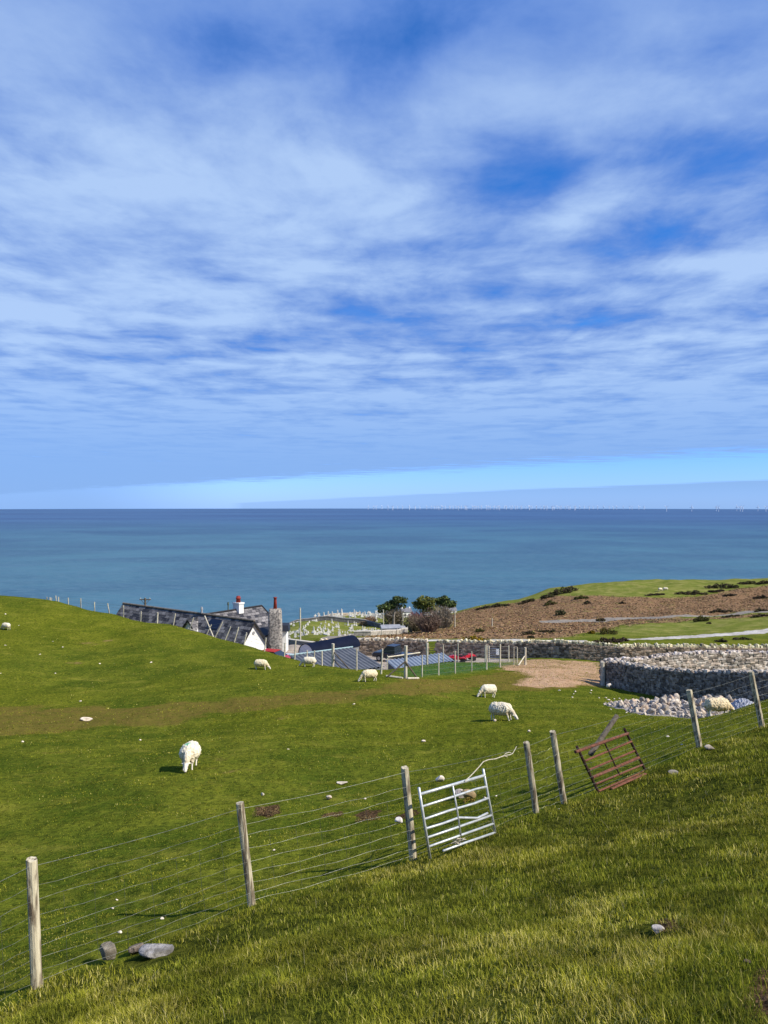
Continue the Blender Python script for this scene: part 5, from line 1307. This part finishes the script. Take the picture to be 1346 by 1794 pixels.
# ------------------------------------------------------------------ vehicles
def vehicle(kind, loc, rz, paint, label, cat, name):
    root = empty(name, loc, rz, label, cat)
    PT = pmat('paint_'+name, paint, rough=.3, spec=.5); GL = pmat('car_glass', (.02, .03, .04), rough=.08, spec=.6); TY = pmat('tyre_rubber', (.02, .02, .02), rough=.9); RM = pmat('wheel_rim', (.45, .45, .47), metal=.6, rough=.35)
    w = .86
    if kind == 'pickup': prof = [(-2.3, .45), (-2.3, .95), (-.55, .95), (-.5, .95), (.95, 1.0), (2.0, .92), (2.2, .75), (2.2, .42)]; cab = [(-.55, .95), (-.45, 1.62), (-.3, 1.68), (.45, 1.66), (1.15, 1.02)]
    else: prof = [(-1.9, .4), (-1.95, .85), (-1.75, .95), (.9, .98), (1.7, .86), (1.95, .7), (1.98, .4)]; cab = [(-1.72, .95), (-1.35, 1.38), (-1.1, 1.44), (.1, 1.44), (.85, .98)]
    mb = MB(); n_ = len(prof); V = []
    for y, ins in ((-w, .0), (-w+.10, -.0), (w-.10, 0), (w, 0)): V += [(x*(0.975 if abs(y) == w else 1), y, z-(.05 if abs(y) == w and z > .6 else 0)) for x, z in prof]
    F = [tuple(range(n_)), tuple(range(3*n_, 4*n_))[::-1]]
    for l_ in range(3):
        for k in range(n_): F.append((l_*n_+k, (l_+1)*n_+k, (l_+1)*n_+(k+1) % n_, l_*n_+(k+1) % n_))
    mb.add(V, F); body = mb.build('body', PT, root)
    mb = MB(); n_ = len(cab); V = [(x, s_*(w-.06 if z < 1.1 else w-.20), z) for s_ in (-1, 1) for x, z in cab]
    F = [tuple(range(n_)), tuple(range(n_, 2*n_))[::-1]]+[(k, n_+k, n_+(k+1) % n_, (k+1) % n_) for k in range(n_)]
    mb.add(V, F); mb.build('windows', GL, root)
    xs = [c[0] for c in cab if c[1] > 1.3]; zt = max(c[1] for c in cab)
    mb = MB(); mb.box((min(xs)+max(xs))/2, 0, zt+.015, max(xs)-min(xs)+.08, 2*(w-.19), .05); mb.build('roof_panel', PT, root)
    for x in (-1.3, 1.32):
        for s_ in (-1, 1):
            mb = MB(); mb.tube([(x, s_*(w-.2), .33), (x, s_*(w+.02), .33)], .33, 16); wh = mb.build('wheel', TY, root)
            mb = MB(); mb.tube([(x, s_*(w+.021), .33), (x, s_*(w+.03), .33)], .19, 12); mb.build('rim', RM, wh)
    for s_ in (-1, 1):
        mb = MB(); mb.box(prof[-2][0]-.02, s_*.6, .68, .10, .3, .13); mb.build('headlight', pmat('headlamp', (.8, .8, .82), rough=.1), root)
    return root
def build_vehicles():
    gz = lambda p: (p[0], p[1], hz(p[0], p[1]))
    vehicle('pickup', gz(at(690, 1153, 78.5)), R(150), (.012, .018, .035), 'dark navy pickup truck parked between the corrugated roof and the far wall', 'pickup', 'pickup_truck')
    p = at(484, 1146, 73.3); vehicle('car', (p[0], p[1], p[2]-1.12), R(-20), (.42, .015, .02), 'red hatchback parked below the stone chimney, mostly hidden by the crest', 'car', 'parked_car')
    p = at(507, 1150, 74.8); vehicle('car', (p[0], p[1], p[2]-1.30), R(-10), (.42, .46, .50), 'silver car parked right of the red one below the cottage', 'car', 'parked_car')
    # two red quad bikes
    RP = pmat('quad_red', (.50, .012, .03), rough=.35, spec=.5); BK = pmat('quad_black', (.02, .02, .022), rough=.8)
    def quad(px, Y, rz, lab, sc=1.0):
        b = gat(px, Y); root = empty('quad_bike', b, rz, lab, 'quad bike', 'red quad bikes by the far wall'); root.scale = (sc,)*3
        for x in (-.6, .62):
            for s_ in (-1, 1):
                mb = MB(); mb.tube([(x, s_*.32, .28), (x, s_*.58, .28)], [.28, .28], 14); mb.build('wheel', BK, root)
        mb = MB(); mb.prism([(-.85, -.28, .62), (-.3, -.28, .70), (.15, -.28, .78), (.5, -.28, .86), (.95, -.28, .70), (.9, -.28, .40), (-.75, -.28, .40)], (0, .56, 0)); mb.build('body', RP, root)
        for x in (-.6, .62):
            for s_ in (-1, 1):
                mb = MB(); mb.prism([(x-.38, s_*.30, .55), (x-.22, s_*.30, .70), (x+.22, s_*.30, .70), (x+.38, s_*.30, .52), (x+.2, s_*.30, .62), (x-.2, s_*.30, .62)], (0, s_*.28, 0)); mb.build('mudguard', RP, root)
        mb = MB(); mb.prism([(-.6, -.16, .72), (-.5, -.16, .86), (.05, -.16, .84), (.12, -.16, .76)], (0, .32, 0)); mb.build('seat', BK, root)
        mb = MB(); mb.tube([(.35, 0, .8), (.28, 0, 1.05)], .03, 6); mb.tube([(.18, -.38, 1.08), (.30, -.2, 1.06), (.30, .2, 1.06), (.18, .38, 1.08)], .022, 6); mb.build('handlebar', BK, root)
        mb = MB(); 
        for q in (-.2, 0, .2): mb.tube([(-.95, q, .80), (-.5, q, .80)], .015, 5)
        mb.tube([(-.95, -.3, .8), (-.95, .3, .8)], .015, 5); mb.build('rack', BK, root)
    quad(802, 78, R(170), 'red quad bike nearest the light blue corrugated roof', .95)
    quad(819, 79.5, R(20), 'red and black quad bike at the foot of the far wall, right of the other', .9)
build_vehicles()

# ------------------------------------------------------------------ poles
def build_poles():
    def pole(name, px, Y, py_top, r, label, cross=False, base_py=None):
        b = gat(px, Y); t_ = at(px, py_top, Y); root = empty(name, b, 0, label, 'pole', None); L = np.array(root.location)
        mb = MB(); mb.tube([(0, 0, -.5), (0, 0, (t_-b)[2]/2), (0, 0, (t_-b)[2])], [r, r*.9, r*.75], 8); mb.build('pole', M['wood'] if not cross else M['darkwood'], root)
        if cross:
            z = (t_-b)[2]-.25; mb = MB(); mb.box(0, 0, z, 1.7, .14, .14); ca = mb.build('crossarm', M['darkwood'], root)
            for x in (-.7, 0, .7):
                mb = MB(); mb.tube([(x, 0, z+.07), (x, 0, z+.16), (x, 0, z+.28)], [.03, .07, .05], 8); mb.build('insulator', pmat('insulator', (.5, .52, .5)), ca)
            for s_ in (-1, 1):
                mb = MB(); mb.tube([(0, 0, z-.8), (s_*.65, 0, z-.05)], .03, 5); mb.build('strut', M['darkwood'], root)
        return root
    pole('telegraph_pole', 254, 112, 1047.5, .19, 'dark telegraph pole with crossarm sticking up behind the left end of the slate roof', True)
    pole('pole', 526, 112, 1065, .13, 'tall pale pole standing against the sea right of the round stone chimney')
    pole('pole', 672, 150, 1068, .11, 'thin pale pole at the left edge of the pines')
    pole('pole', 706, 152, 1074, .11, 'pale pole between the left pine and the bare bushes')
    pole('pole', 737, 146, 1081, .11, 'pale pole in front of the bare bushes under the middle pine')
    pole('pole', 797.5, 155, 1070, .12, 'pale pole on the bracken slope right of the pines')
    pole('marker_post', 863, 150, 1083, .12, 'short white marker post alone in the bracken')
    pole('marker_post', 669, 118, 1103, .09, 'white marker post in the grass left of the grey stone shed')
    pole('marker_post', 696, 128, 1101, .09, 'white marker post in the grass in front of the grey stone shed')
build_poles()

# ------------------------------------------------------------------ cemetery, far buildings
def build_cemetery():
    WHT = pmat('grave_white', (.66, .64, .58), (.42, .41, .37), 3, .8); GRY = pmat('grave_grey', (.34, .34, .33), (.22, .22, .22), 3, .9)
    def slab(m):
        mb = MB(); p = [(-.34, 0, -.2), (.34, 0, -.2), (.34, 0, .85), (.22, 0, 1.02), (0, 0, 1.1), (-.22, 0, 1.02), (-.34, 0, .85)]
        mb.prism(p, (0, .14, 0)); mb.box(0, .07, .05, .95, .4, .3); return mb.build('headstone', m)
    def cross(m):
        mb = MB(); mb.box(0, 0, .15, .9, .7, .5); mb.box(0, 0, .45, .6, .5, .2); mb.box(0, 0, 1.1, .2, .18, 1.25); mb.box(0, 0, 1.35, .75, .17, .2); return mb.build('headstone', m)
    def obel(m):
        mb = MB(); mb.box(0, 0, .2, .9, .9, .6); mb.tube([(0, 0, .5), (0, 0, 1.9), (0, 0, 2.15)], [.32, .2, .03], 4); return mb.build('headstone', m)
    def ledger(m):
        mb = MB(); mb.box(0, 0, .12, .95, 2.0, .4); mb.box(0, .9, .5, .8, .16, .9); return mb.build('headstone', m)
    kinds = [(slab, WHT, 'white upright headstone in the hillside graveyard'), (cross, WHT, 'white stone cross on a stepped plinth in the hillside graveyard'), (obel, WHT, 'tapering white obelisk in the hillside graveyard'),
             (slab, GRY, 'grey upright headstone in the hillside graveyard'), (ledger, WHT, 'low white kerbed grave in the hillside graveyard')]
    protos = [k[0](k[1]) for k in kinds]; used = [False]*5
    g = random.Random(8); spots = []
    def put(px, Y, k, s, rz):
        o = protos[k] if not used[k] else protos[k].copy()
        if used[k]: C.objects.link(o)
        used[k] = True; o.location = gat(px, Y); o.rotation_euler = (0, 0, rz); o.scale = (s,)*3
        tag(o, kinds[k][2], 'gravestone', ('white headstones', 'stone crosses', 'obelisks', 'grey headstones', 'kerbed graves')[k]+' of the hillside graveyard')
    for _ in range(128):   # lower rows
        Y = g.uniform(124, 172); px = g.uniform(503, 668-(172-Y)*.3)
        put(px, Y, g.choice((0, 0, 1, 2, 3, 4, 4)), g.uniform(.30, .58), R(200)+g.uniform(-.3, .3))
    for _ in range(105):    # dense rows at the seaward edge
        Y = g.uniform(180, 214); px = g.uniform(500+(Y-180)*1.4, 672)
        put(px, Y, g.choice((0, 0, 1, 1, 2, 3, 4)), g.uniform(.5, 1.05), R(200)+g.uniform(-.3, .3))
    # graveyard walls
    def lowwall(label, pts, h, th, tone, seed=1):
        root = empty('stone_wall', gat(*pts[0]), 0, label, 'wall'); L = np.array(root.location)
        mb = MB(); cp_ = MB()
        for (a, b) in zip(pts[:-1], pts[1:]):
            for i in range(6):
                p, q = gat(lerp(a[0], b[0], i/6), lerp(a[1], b[1], i/6))-L, gat(lerp(a[0], b[0], (i+1)/6), lerp(a[1], b[1], (i+1)/6))-L
                mb.prism([p-(0, 0, .4), q-(0, 0, .4), q+(0, 0, h), p+(0, 0, h)], (0, th, 0))
                cp_.prism([p+(0, -.06, h+.003), q+(0, -.06, h+.003), q+(0, -.06, h+.16), p+(0, -.06, h+.16)], (0, th+.12, 0))
        mb.build('wall_face', pmat('wall_'+str(seed), tone, tuple(v*.55 for v in tone), 2.2, .95, .8, bdist=.05), root); cp_.build('coping', pmat('cop_'+str(seed), tuple(min(.6, v*1.3) for v in tone), tone, 2.2), root)
    lowwall('grey wall crossing the graveyard between its lower and upper rows', [(500, 176), (560, 177), (640, 176), (668, 172)], .9, .5, (.22, .21, .20), 1)
    lowwall('pale stone wall at the seaward edge of the graveyard', [(556, 206), (600, 214), (632, 219)], 1.5, .6, (.42, .35, .26), 2)
    lowwall('low broken stone wall along the near edge of the graveyard', [(620, 122), (650, 122), (690, 127), (715, 133)], .7, .5, (.44, .40, .34), 3)
    # grey stone shed at the bend of the lane
    def cottage(px, Y, ln, wd, hh, rh, rz, wallm, roofm, label, name, chim=False):
        b = gat(px, Y); root = empty(name, b, rz, label, 'building')
        mb = MB(); mb.box(0, 0, hh/2-.3, ln, wd, hh+.6); mb.build('wall', wallm, root)
        mb = MB(); mb.prism([(-ln/2-.15, -wd/2-.2, hh), (-ln/2-.15, 0, hh+rh), (-ln/2-.15, wd/2+.2, hh)], (ln+.3, 0, 0)); mb.build('roof', roofm, root)
        for x in (-ln*.2, ln*.2):
            mb = MB(); mb.box(x, -wd/2-.01, hh*.55, .4, .06, .5); mb.build('window', pmat('far_window', (.04, .05, .06), rough=.2), root)
        if chim:
            for x in (-ln/2+.3, ln/2-.3):
                mb = MB(); mb.box(x, 0, hh+rh*.8, .35, .45, .8); mb.build('chimney', wallm, root)
    GRW = pmat('grey_stone_wall', (.36, .36, .36), (.22, .22, .23), 2.5, .95, .7); SLT = pmat('far_slate', (.13, .13, .15), (.20, .20, .21), 2); WW = pmat('far_whitewash', (.78, .77, .73))
    cottage(684, 146, 3.6, 2.6, 1.05, .55, R(8), GRW, pmat('grey_felt', (.30, .31, .33), (.22, .23, .25), 2), 'low grey stone shed at the bend of the lane under the left pine', 'stone_shed')
    cottage(705, 148, 1.9, 1.6, .8, .3, R(-8), GRW, GRW, 'smaller grey lean-to right of the stone shed by the lane', 'stone_shed')
    cottage(711, 205, 2.8, 2.2, 1.7, 1.1, R(20), WW, SLT, 'white gabled church building half hidden between the pines', 'church', True)
    cottage(755, 208, 4.2, 2.6, 1.4, .9, R(10), WW, SLT, 'white cottage behind the bare bushes under the middle pine', 'white_cottage', True)
    cottage(789, 240, 3.6, 2.6, 1.3, 1.2, R(15), WW, SLT, 'small white house with slate roof on the skyline right of the pines', 'white_cottage', True)
build_cemetery()
# ------------------------------------------------------------------ trees, bushes, bracken
def leaf_cloud(name, blobs, count, size, cols, mat, parent, seed, flat=.6, shell=.35):
    """small leaf-sized faces scattered through ellipsoid clumps (x, y, z, rx, ry, rz)"""
    g = np.random.default_rng(seed); vol = np.array([b[3]*b[4]*b[5] for b in blobs])**.8; vol /= vol.sum()
    V = []; Cc = []
    for b, w in zip(blobs, vol):
        n_ = int(count*w)+4; d = g.normal(size=(n_, 3)); d /= np.linalg.norm(d, axis=1)[:, None]
        rr = g.uniform(shell, 1.0, n_)**.5*(1+.18*np.sin(d[:, 0]*5+b[0]*3)+.15*np.sin(d[:, 2]*7+b[1]))
        c = np.array(b[:3])+d*rr[:, None]*np.array(b[3:6])
        a = g.normal(size=(n_, 3)); a /= np.linalg.norm(a, axis=1)[:, None]; e = np.cross(a, g.normal(size=(n_, 3))); e /= np.linalg.norm(e, axis=1)[:, None]
        s = size*g.uniform(.5, 1.3, n_)[:, None]
        V.append(np.stack((c-a*s, c+e*s*.8*flat, c+a*s, c-e*s*.8*flat), 1)); k = g.integers(0, len(cols), n_)
        Cc.append(np.array(cols)[k]*g.uniform(.6, 1.3, n_)[:, None])
    V = np.concatenate(V).reshape(-1, 3); Cc = np.repeat(np.concatenate(Cc), 4, 0); n_ = len(V)//4
    return link(name, V, np.arange(n_*4).reshape(-1, 4), mat, parent, Cc)
def twigs(name, n_, Wd, Hh, col, mat, parent, seed, spread=1.0, r=.02):
    g = random.Random(seed); mb = MB()
    for i in range(n_):
        a = g.uniform(0, 6.283); q = g.uniform(0, 1)**.5; bx, by = math.cos(a)*q*Wd*.22, math.sin(a)*q*Wd*.22
        h = Hh*g.uniform(.55, 1.0)*(1-.35*q*q); ex, ey = math.cos(a)*q*Wd*.5*spread, math.sin(a)*q*Wd*.5*spread
        p0 = np.array((bx, by, -.1)); p2 = np.array((ex, ey, h)); p1 = lerp(p0, p2, .5)+np.array((g.uniform(-.1, .1)*Wd, g.uniform(-.1, .1)*Wd, .08*h))
        k = g.uniform(.6, 1.4); c = tuple(v*k for v in col)
        mb.tube([p0, p1, p2], [r*2.2, r*1.4, r*.5], 3, c)
        for _ in range(4):
            s = lerp(p1, p2, g.uniform(0, .9)); e = s+np.array((g.gauss(0, .12)*Wd, g.gauss(0, .12)*Wd, g.uniform(.02, .22)*Hh)); mb.tube([s, e], [r, r*.4], 3, c)
    return mb.build(name, mat, parent, False, True)
def build_plants():
    m, t, b = newmat('leafage'); a = t.node('ShaderNodeVertexColor', layer_name='Col').outputs[0]
    t.put(b.inputs['Base Color'], a); b.inputs['Roughness'].default_value = .8; b.inputs['Specular IOR Level'].default_value = .1; LF = m
    TW = pmat('bare_twig', (1, 1, 1), (.7, .7, .7), 3, .95, attr=True); BK = pmat('pine_bark', (.30, .26, .22), (.14, .12, .10), 1.5, .95, .5)
    G1 = [(.065, .095, .032), (.090, .125, .040), (.045, .068, .024), (.130, .150, .045)]; G2 = [(.160, .170, .036), (.110, .130, .032), (.200, .195, .045), (.065, .085, .026)]
    def tree(base, Y, blobs, trunk, cols, label, seed, count=2200):
        B = gat(base[0], Y); root = empty('pine_tree', B, 0, label, 'tree', None); L = np.array(root.location); s = Y/FPX
        bl = [tuple(at(px, py, Y+g_)-L)+(rx*s*1.45, rx*s*1.3, rz*s*1.2) for px, py, rx, rz, g_ in blobs]
        mb = MB(); T = [at(px, py, Y)-L for px, py in trunk]; T[0] = np.array((T[0][0], 0, -.4)); n_ = len(T)
        mb.tube(T, [.34*(1-.6*i/(n_-1)) for i in range(n_)], 8)
        g = random.Random(seed)
        for b_ in bl:
            st = T[min(n_-1, max(1, n_-2+g.choice((-1, 0, 1))))]; e = np.array(b_[:3]); mb.tube([st, lerp(st, e, .5)+np.array((0, 0, -.2)), e], [.14, .10, .05], 5)
        mb.build('trunk', BK, root); leaf_cloud('crown', bl, count, .30, cols, LF, root, seed)
        return root
    tree((690, 1092), 172, [(700, 1051, 9, 5, 0), (691, 1056, 9, 4.5, 1), (681, 1061, 9, 4.5, 0), (673, 1064, 8, 4.5, -1), (668, 1071, 5, 2.5, 0), (705, 1062, 6, 2.5, 1), (684, 1066, 9, 3, 1), (707, 1053, 5, 3, 0), (694, 1047, 5, 2, 0)],
         [(690, 1092), (690, 1080), (692, 1069), (697, 1058)], G1, 'wind bent dark pine, the left one of three, crown stepping down to the left', 1)
    tree((738, 1092), 176, [(745, 1051, 12, 5.5, 0), (735, 1057, 8, 4, 1), (754, 1056, 7, 4, -1), (743, 1061, 10, 4.5, 0), (733, 1063, 6, 3, 0), (758, 1064, 9, 4, 1), (766, 1067, 7, 3.5, 0), (748, 1069, 8, 3, 0)],
         [(738, 1092), (739, 1080), (742, 1070), (745, 1060)], G2, 'olive green round headed pine, the middle one of three', 2, 2500)
    tree((777, 1086), 178, [(778, 1050, 8, 5, 0), (786, 1056, 9, 4.5, 0), (769, 1053, 6, 3.5, 1), (792, 1060, 6, 3, -1), (777, 1058, 8, 3.5, 0), (770, 1059, 5, 2.5, 0), (784, 1062, 7, 2.5, 0)],
         [(777, 1086), (777, 1076), (778, 1066), (779, 1056)], G1, 'dark pine with pale bare trunk, the right one of three', 3, 2000)
    def bare(px, py, w, h, col, label, seed, n_=46, name='bare_bush', Y=None):
        p = ground(px, py) if Y is None else gat(px, Y); s = p[1]/FPX; root = empty(name, p, 0, label, 'bush'); twigs('branches', n_, w*s, h*s, col, TW, root, seed, 1.0, .055*(p[1]/165)); return root
    bare(690, 1097, 46, 38, (.21, .175, .13), 'leafless grey brown thicket under the left pine', 11, 110)
    bare(728, 1086, 28, 28, (.22, .10, .095), 'reddish purple bare bush between the left and middle pines', 12, 90, Y=168)
    bare(728, 1106, 44, 32, (.19, .145, .095), 'brown leafless thicket below the middle pine', 13, 110)
    bare(752, 1108, 46, 42, (.20, .14, .10), 'tall brown leafless thicket below the middle and right pines', 14, 130)
    bare(774, 1101, 46, 42, (.24, .20, .145), 'pale brown leafless thicket below the right pine', 15, 120)
    bare(648, 1092, 26, 13, (.26, .16, .09), 'russet bush in the graveyard left of the pines', 16, 60)
    bare(637, 1096, 16, 9, (.28, .19, .10), 'small russet bush beside the larger one in the graveyard', 17, 40)
    # gorse, heather
    GO = [(.05, .06, .016), (.075, .08, .02), (.10, .085, .02), (.035, .04, .014)]; YE = [(.42, .27, .012), (.36, .24, .015), (.06, .065, .016), (.05, .055, .014)]; HE = [(.075, .045, .035), (.05, .035, .025), (.10, .07, .05), (.04, .04, .02)]
    def bush(px, py, w, h, cols, name, cat, label, group, seed):
        p = ground(px, py); s = p[1]/FPX; g = random.Random(seed); W, H = w*s, h*s; root = empty(name, p, 0, label, cat, group)
        bl = []
        for k in range(max(3, int(w/7))):
            u = (k+.5)/max(3, int(w/7))-.5+g.uniform(-.05, .05); hh = H*(1-abs(u)*1.1)*g.uniform(.65, 1.05)
            x = u*W*.9; y = g.uniform(-.1, .25)*min(W, 3); z = hz(p[0]+x, p[1]+y)-p[2]
            bl.append((x, y, z+hh*.42, max(.25, W/max(3, w/7)*.75), max(.35, H*.6), hh*.55))
        leaf_cloud('foliage', bl, int(350+w*h*2.2), .13*max(.8, p[1]/140), cols, LF, root, seed)
        mb = MB(); mb.tube([(0, 0, -.2), (g.uniform(-.1, .1), 0, H*.35)], [.06, .03], 5); mb.build('stem', BK, root)
    bush(833, 1124, 50, 13, YE, 'gorse_bush', 'gorse', 'broad gorse bush in full yellow flower beside the far drystone wall', None, 1)
    bush(1065, 1111, 32, 15, GO+[(.2, .14, .02)], 'gorse_bush', 'gorse', 'olive brown gorse bush above the bend of the pale road', None, 2)
    bush(1037, 1110, 13, 7, YE, 'gorse_bush', 'gorse', 'small yellow flowering gorse left of the olive one by the pale road', None, 3)
    bush(1066, 1126, 56, 11, HE, 'heather_clump', 'heather', 'wide purple brown heather clump just behind the far drystone wall', None, 4)
    bush(1093, 1124, 24, 8, HE, 'heather_clump', 'heather', 'dark heather clump at the near end of the pale road', None, 5)
    bush(982, 1077, 17, 13, [(.05, .06, .025), (.07, .07, .03)], 'shrub', 'shrub', 'small dark rounded shrub alone on the bracken above the grey road', None, 6)
    bush(1229, 1088, 26, 12, GO, 'gorse_bush', 'gorse', 'spiky dark gorse bush on the green between the two roads', None, 7)
    bush(841, 1107, 14, 9, GO, 'gorse_bush', 'gorse', 'small gorse bush on the bracken above the yellow flowering one', None, 8)
    bush(1018, 1049, 26, 9, GO, 'gorse_bush', 'gorse', 'dark gorse bush on the pale grass below the headland skyline', None, 9)
    bush(965, 1059, 20, 8, GO, 'gorse_bush', 'gorse', 'dark gorse bush at the upper edge of the bracken', None, 10)
    ORD = ('first', 'second', 'third', 'fourth', 'fifth', 'sixth', 'seventh', 'eighth', 'ninth', 'tenth', 'eleventh', 'twelfth')
    L1, G_1 = 'dark heather clump along the skyline of the headland', 'heather on the headland skyline'
    for i, q in enumerate(sorted(((982, 1041, 48, 14), (1001, 1035, 22, 8), (922, 1056, 34, 8), (875, 1063, 42, 8), (847, 1067, 32, 6), (958, 1048, 24, 8), (1264, 1031, 64, 11), (1310, 1024, 30, 8), (1338, 1023, 24, 9)))):
        bush(*q, HE+GO[:2], 'heather_clump', 'heather', ORD[i]+' from the left, '+L1, G_1, 20+i)
    L2, G_2 = 'low heather patch on the upper slope of the headland', 'heather patches on the upper slope'
    for i, q in enumerate(sorted(((1149, 1043, 38, 5), (1213, 1042, 60, 8), (1256, 1037, 28, 6), (1279, 1044, 24, 6), (1333, 1049, 28, 8), (1030, 1058, 14, 6), (1090, 1058, 12, 4)))):
        bush(*q, HE+GO[:1], 'heather_clump', 'heather', ORD[i]+' from the left, '+L2, G_2, 40+i)
    L3, G_3 = 'low dark scrub clump beside one of the roads on the headland', 'scrub beside the roads'
    for i, q in enumerate(sorted(((927, 1112, 22, 9), (931, 1118, 12, 6), (963, 1108, 44, 6), (980, 1126, 16, 5), (1053, 1089, 16, 8), (1265, 1073, 44, 7), (1335, 1071, 28, 6), (1281, 1081, 34, 5), (1333, 1081, 40, 6), (1301, 1121, 40, 5), (1265, 1125, 18, 6), (1243, 1093, 7, 4)))):
        bush(*q, HE+GO[:2], 'scrub_clump', 'scrub', ORD[i]+' from the left, '+L3, G_3, 60+i)
    # clumps of dead brown turf and scraped soil in the pasture
    for k, (px, py, w, h, lab) in enumerate(((467, 1428, 42, 20, 'brown clump of dead turf right of the second fence post'), (645, 1437, 40, 9, 'low heap of scraped brown soil left of the middle fence post'), (583, 1430, 30, 6, 'smaller scrape of brown soil between the turf clump and the larger soil heap'), (822, 1404, 20, 9, 'tuft of ochre moss beside the whitish stones seen through the galvanised gate'))):
        p = ground(px, py); s = p[1]/FPX; W, H = w*s, h*s; n_ = 5
        bl = [((u/(n_-1)-.5)*W*.8, .06*((u*7) % 3-1), H*.25*(1+((u*5) % 3)*.35), W*.16, W*.16, H*(.30+.12*((u*3) % 2))) for u in range(n_)]
        o = leaf_cloud('turf_clump', bl, 900, .011, [(.26, .17, .075), (.14, .085, .04), (.07, .04, .02), (.33, .25, .11)] if k < 3 else [(.34, .22, .04), (.2, .17, .04)], LF, None, 400+k)
        o.location = p; tag(o, lab, 'turf clump')
    # bracken as ground cover
    n_ = 150000; r = np.sqrt(rng.uniform(98**2, 300**2, n_)); th = rng.uniform(R(-8), R(34), n_); x, y = r*np.sin(th), r*np.cos(th)
    z_ = zones(x, y); k = (rng.uniform(0, 1, n_) < z_['bracken']*np.clip(fbm(x*.35, y*.35, 91, 3)*2.4-.35, .15, 1)*np.clip(260/r, .7, 1)) & (z_['asph'] < .1) & (z_['road'] < .1)
    x, y, r = x[k], y[k], r[k]; n_ = len(x); z = height(x, y)
    pal = np.array([(.26, .155, .082), (.31, .195, .108), (.20, .118, .062), (.36, .24, .14), (.22, .18, .062)])
    col = pal[rng.integers(0, 5, n_)]*rng.uniform(.6, 1.25, n_)[:, None]; s = rng.uniform(.10, .27, n_); a = rng.uniform(0, 3.14, n_)
    V = np.empty((n_, 4, 3)); dx, dy = np.cos(a)*s*.6, np.sin(a)*s*.6
    V[:, 0] = np.stack((x-dx, y-dy, z-.03), 1); V[:, 1] = np.stack((x+dx, y+dy, z-.03), 1); V[:, 2] = np.stack((x+dx*1.1+rng.normal(0, .1, n_), y+dy+rng.normal(0, .1, n_), z+s*.55), 1); V[:, 3] = np.stack((x-dx*.8+rng.normal(0, .1, n_), y-dy+rng.normal(0, .1, n_), z+s*.4), 1)
    o = link('bracken', V.reshape(-1, 3), np.arange(n_*4).reshape(-1, 4), LF, None, np.repeat(col, 4, 0)); tag(o, 'dead russet bracken covering the headland slope', 'bracken', kind='stuff')
build_plants()
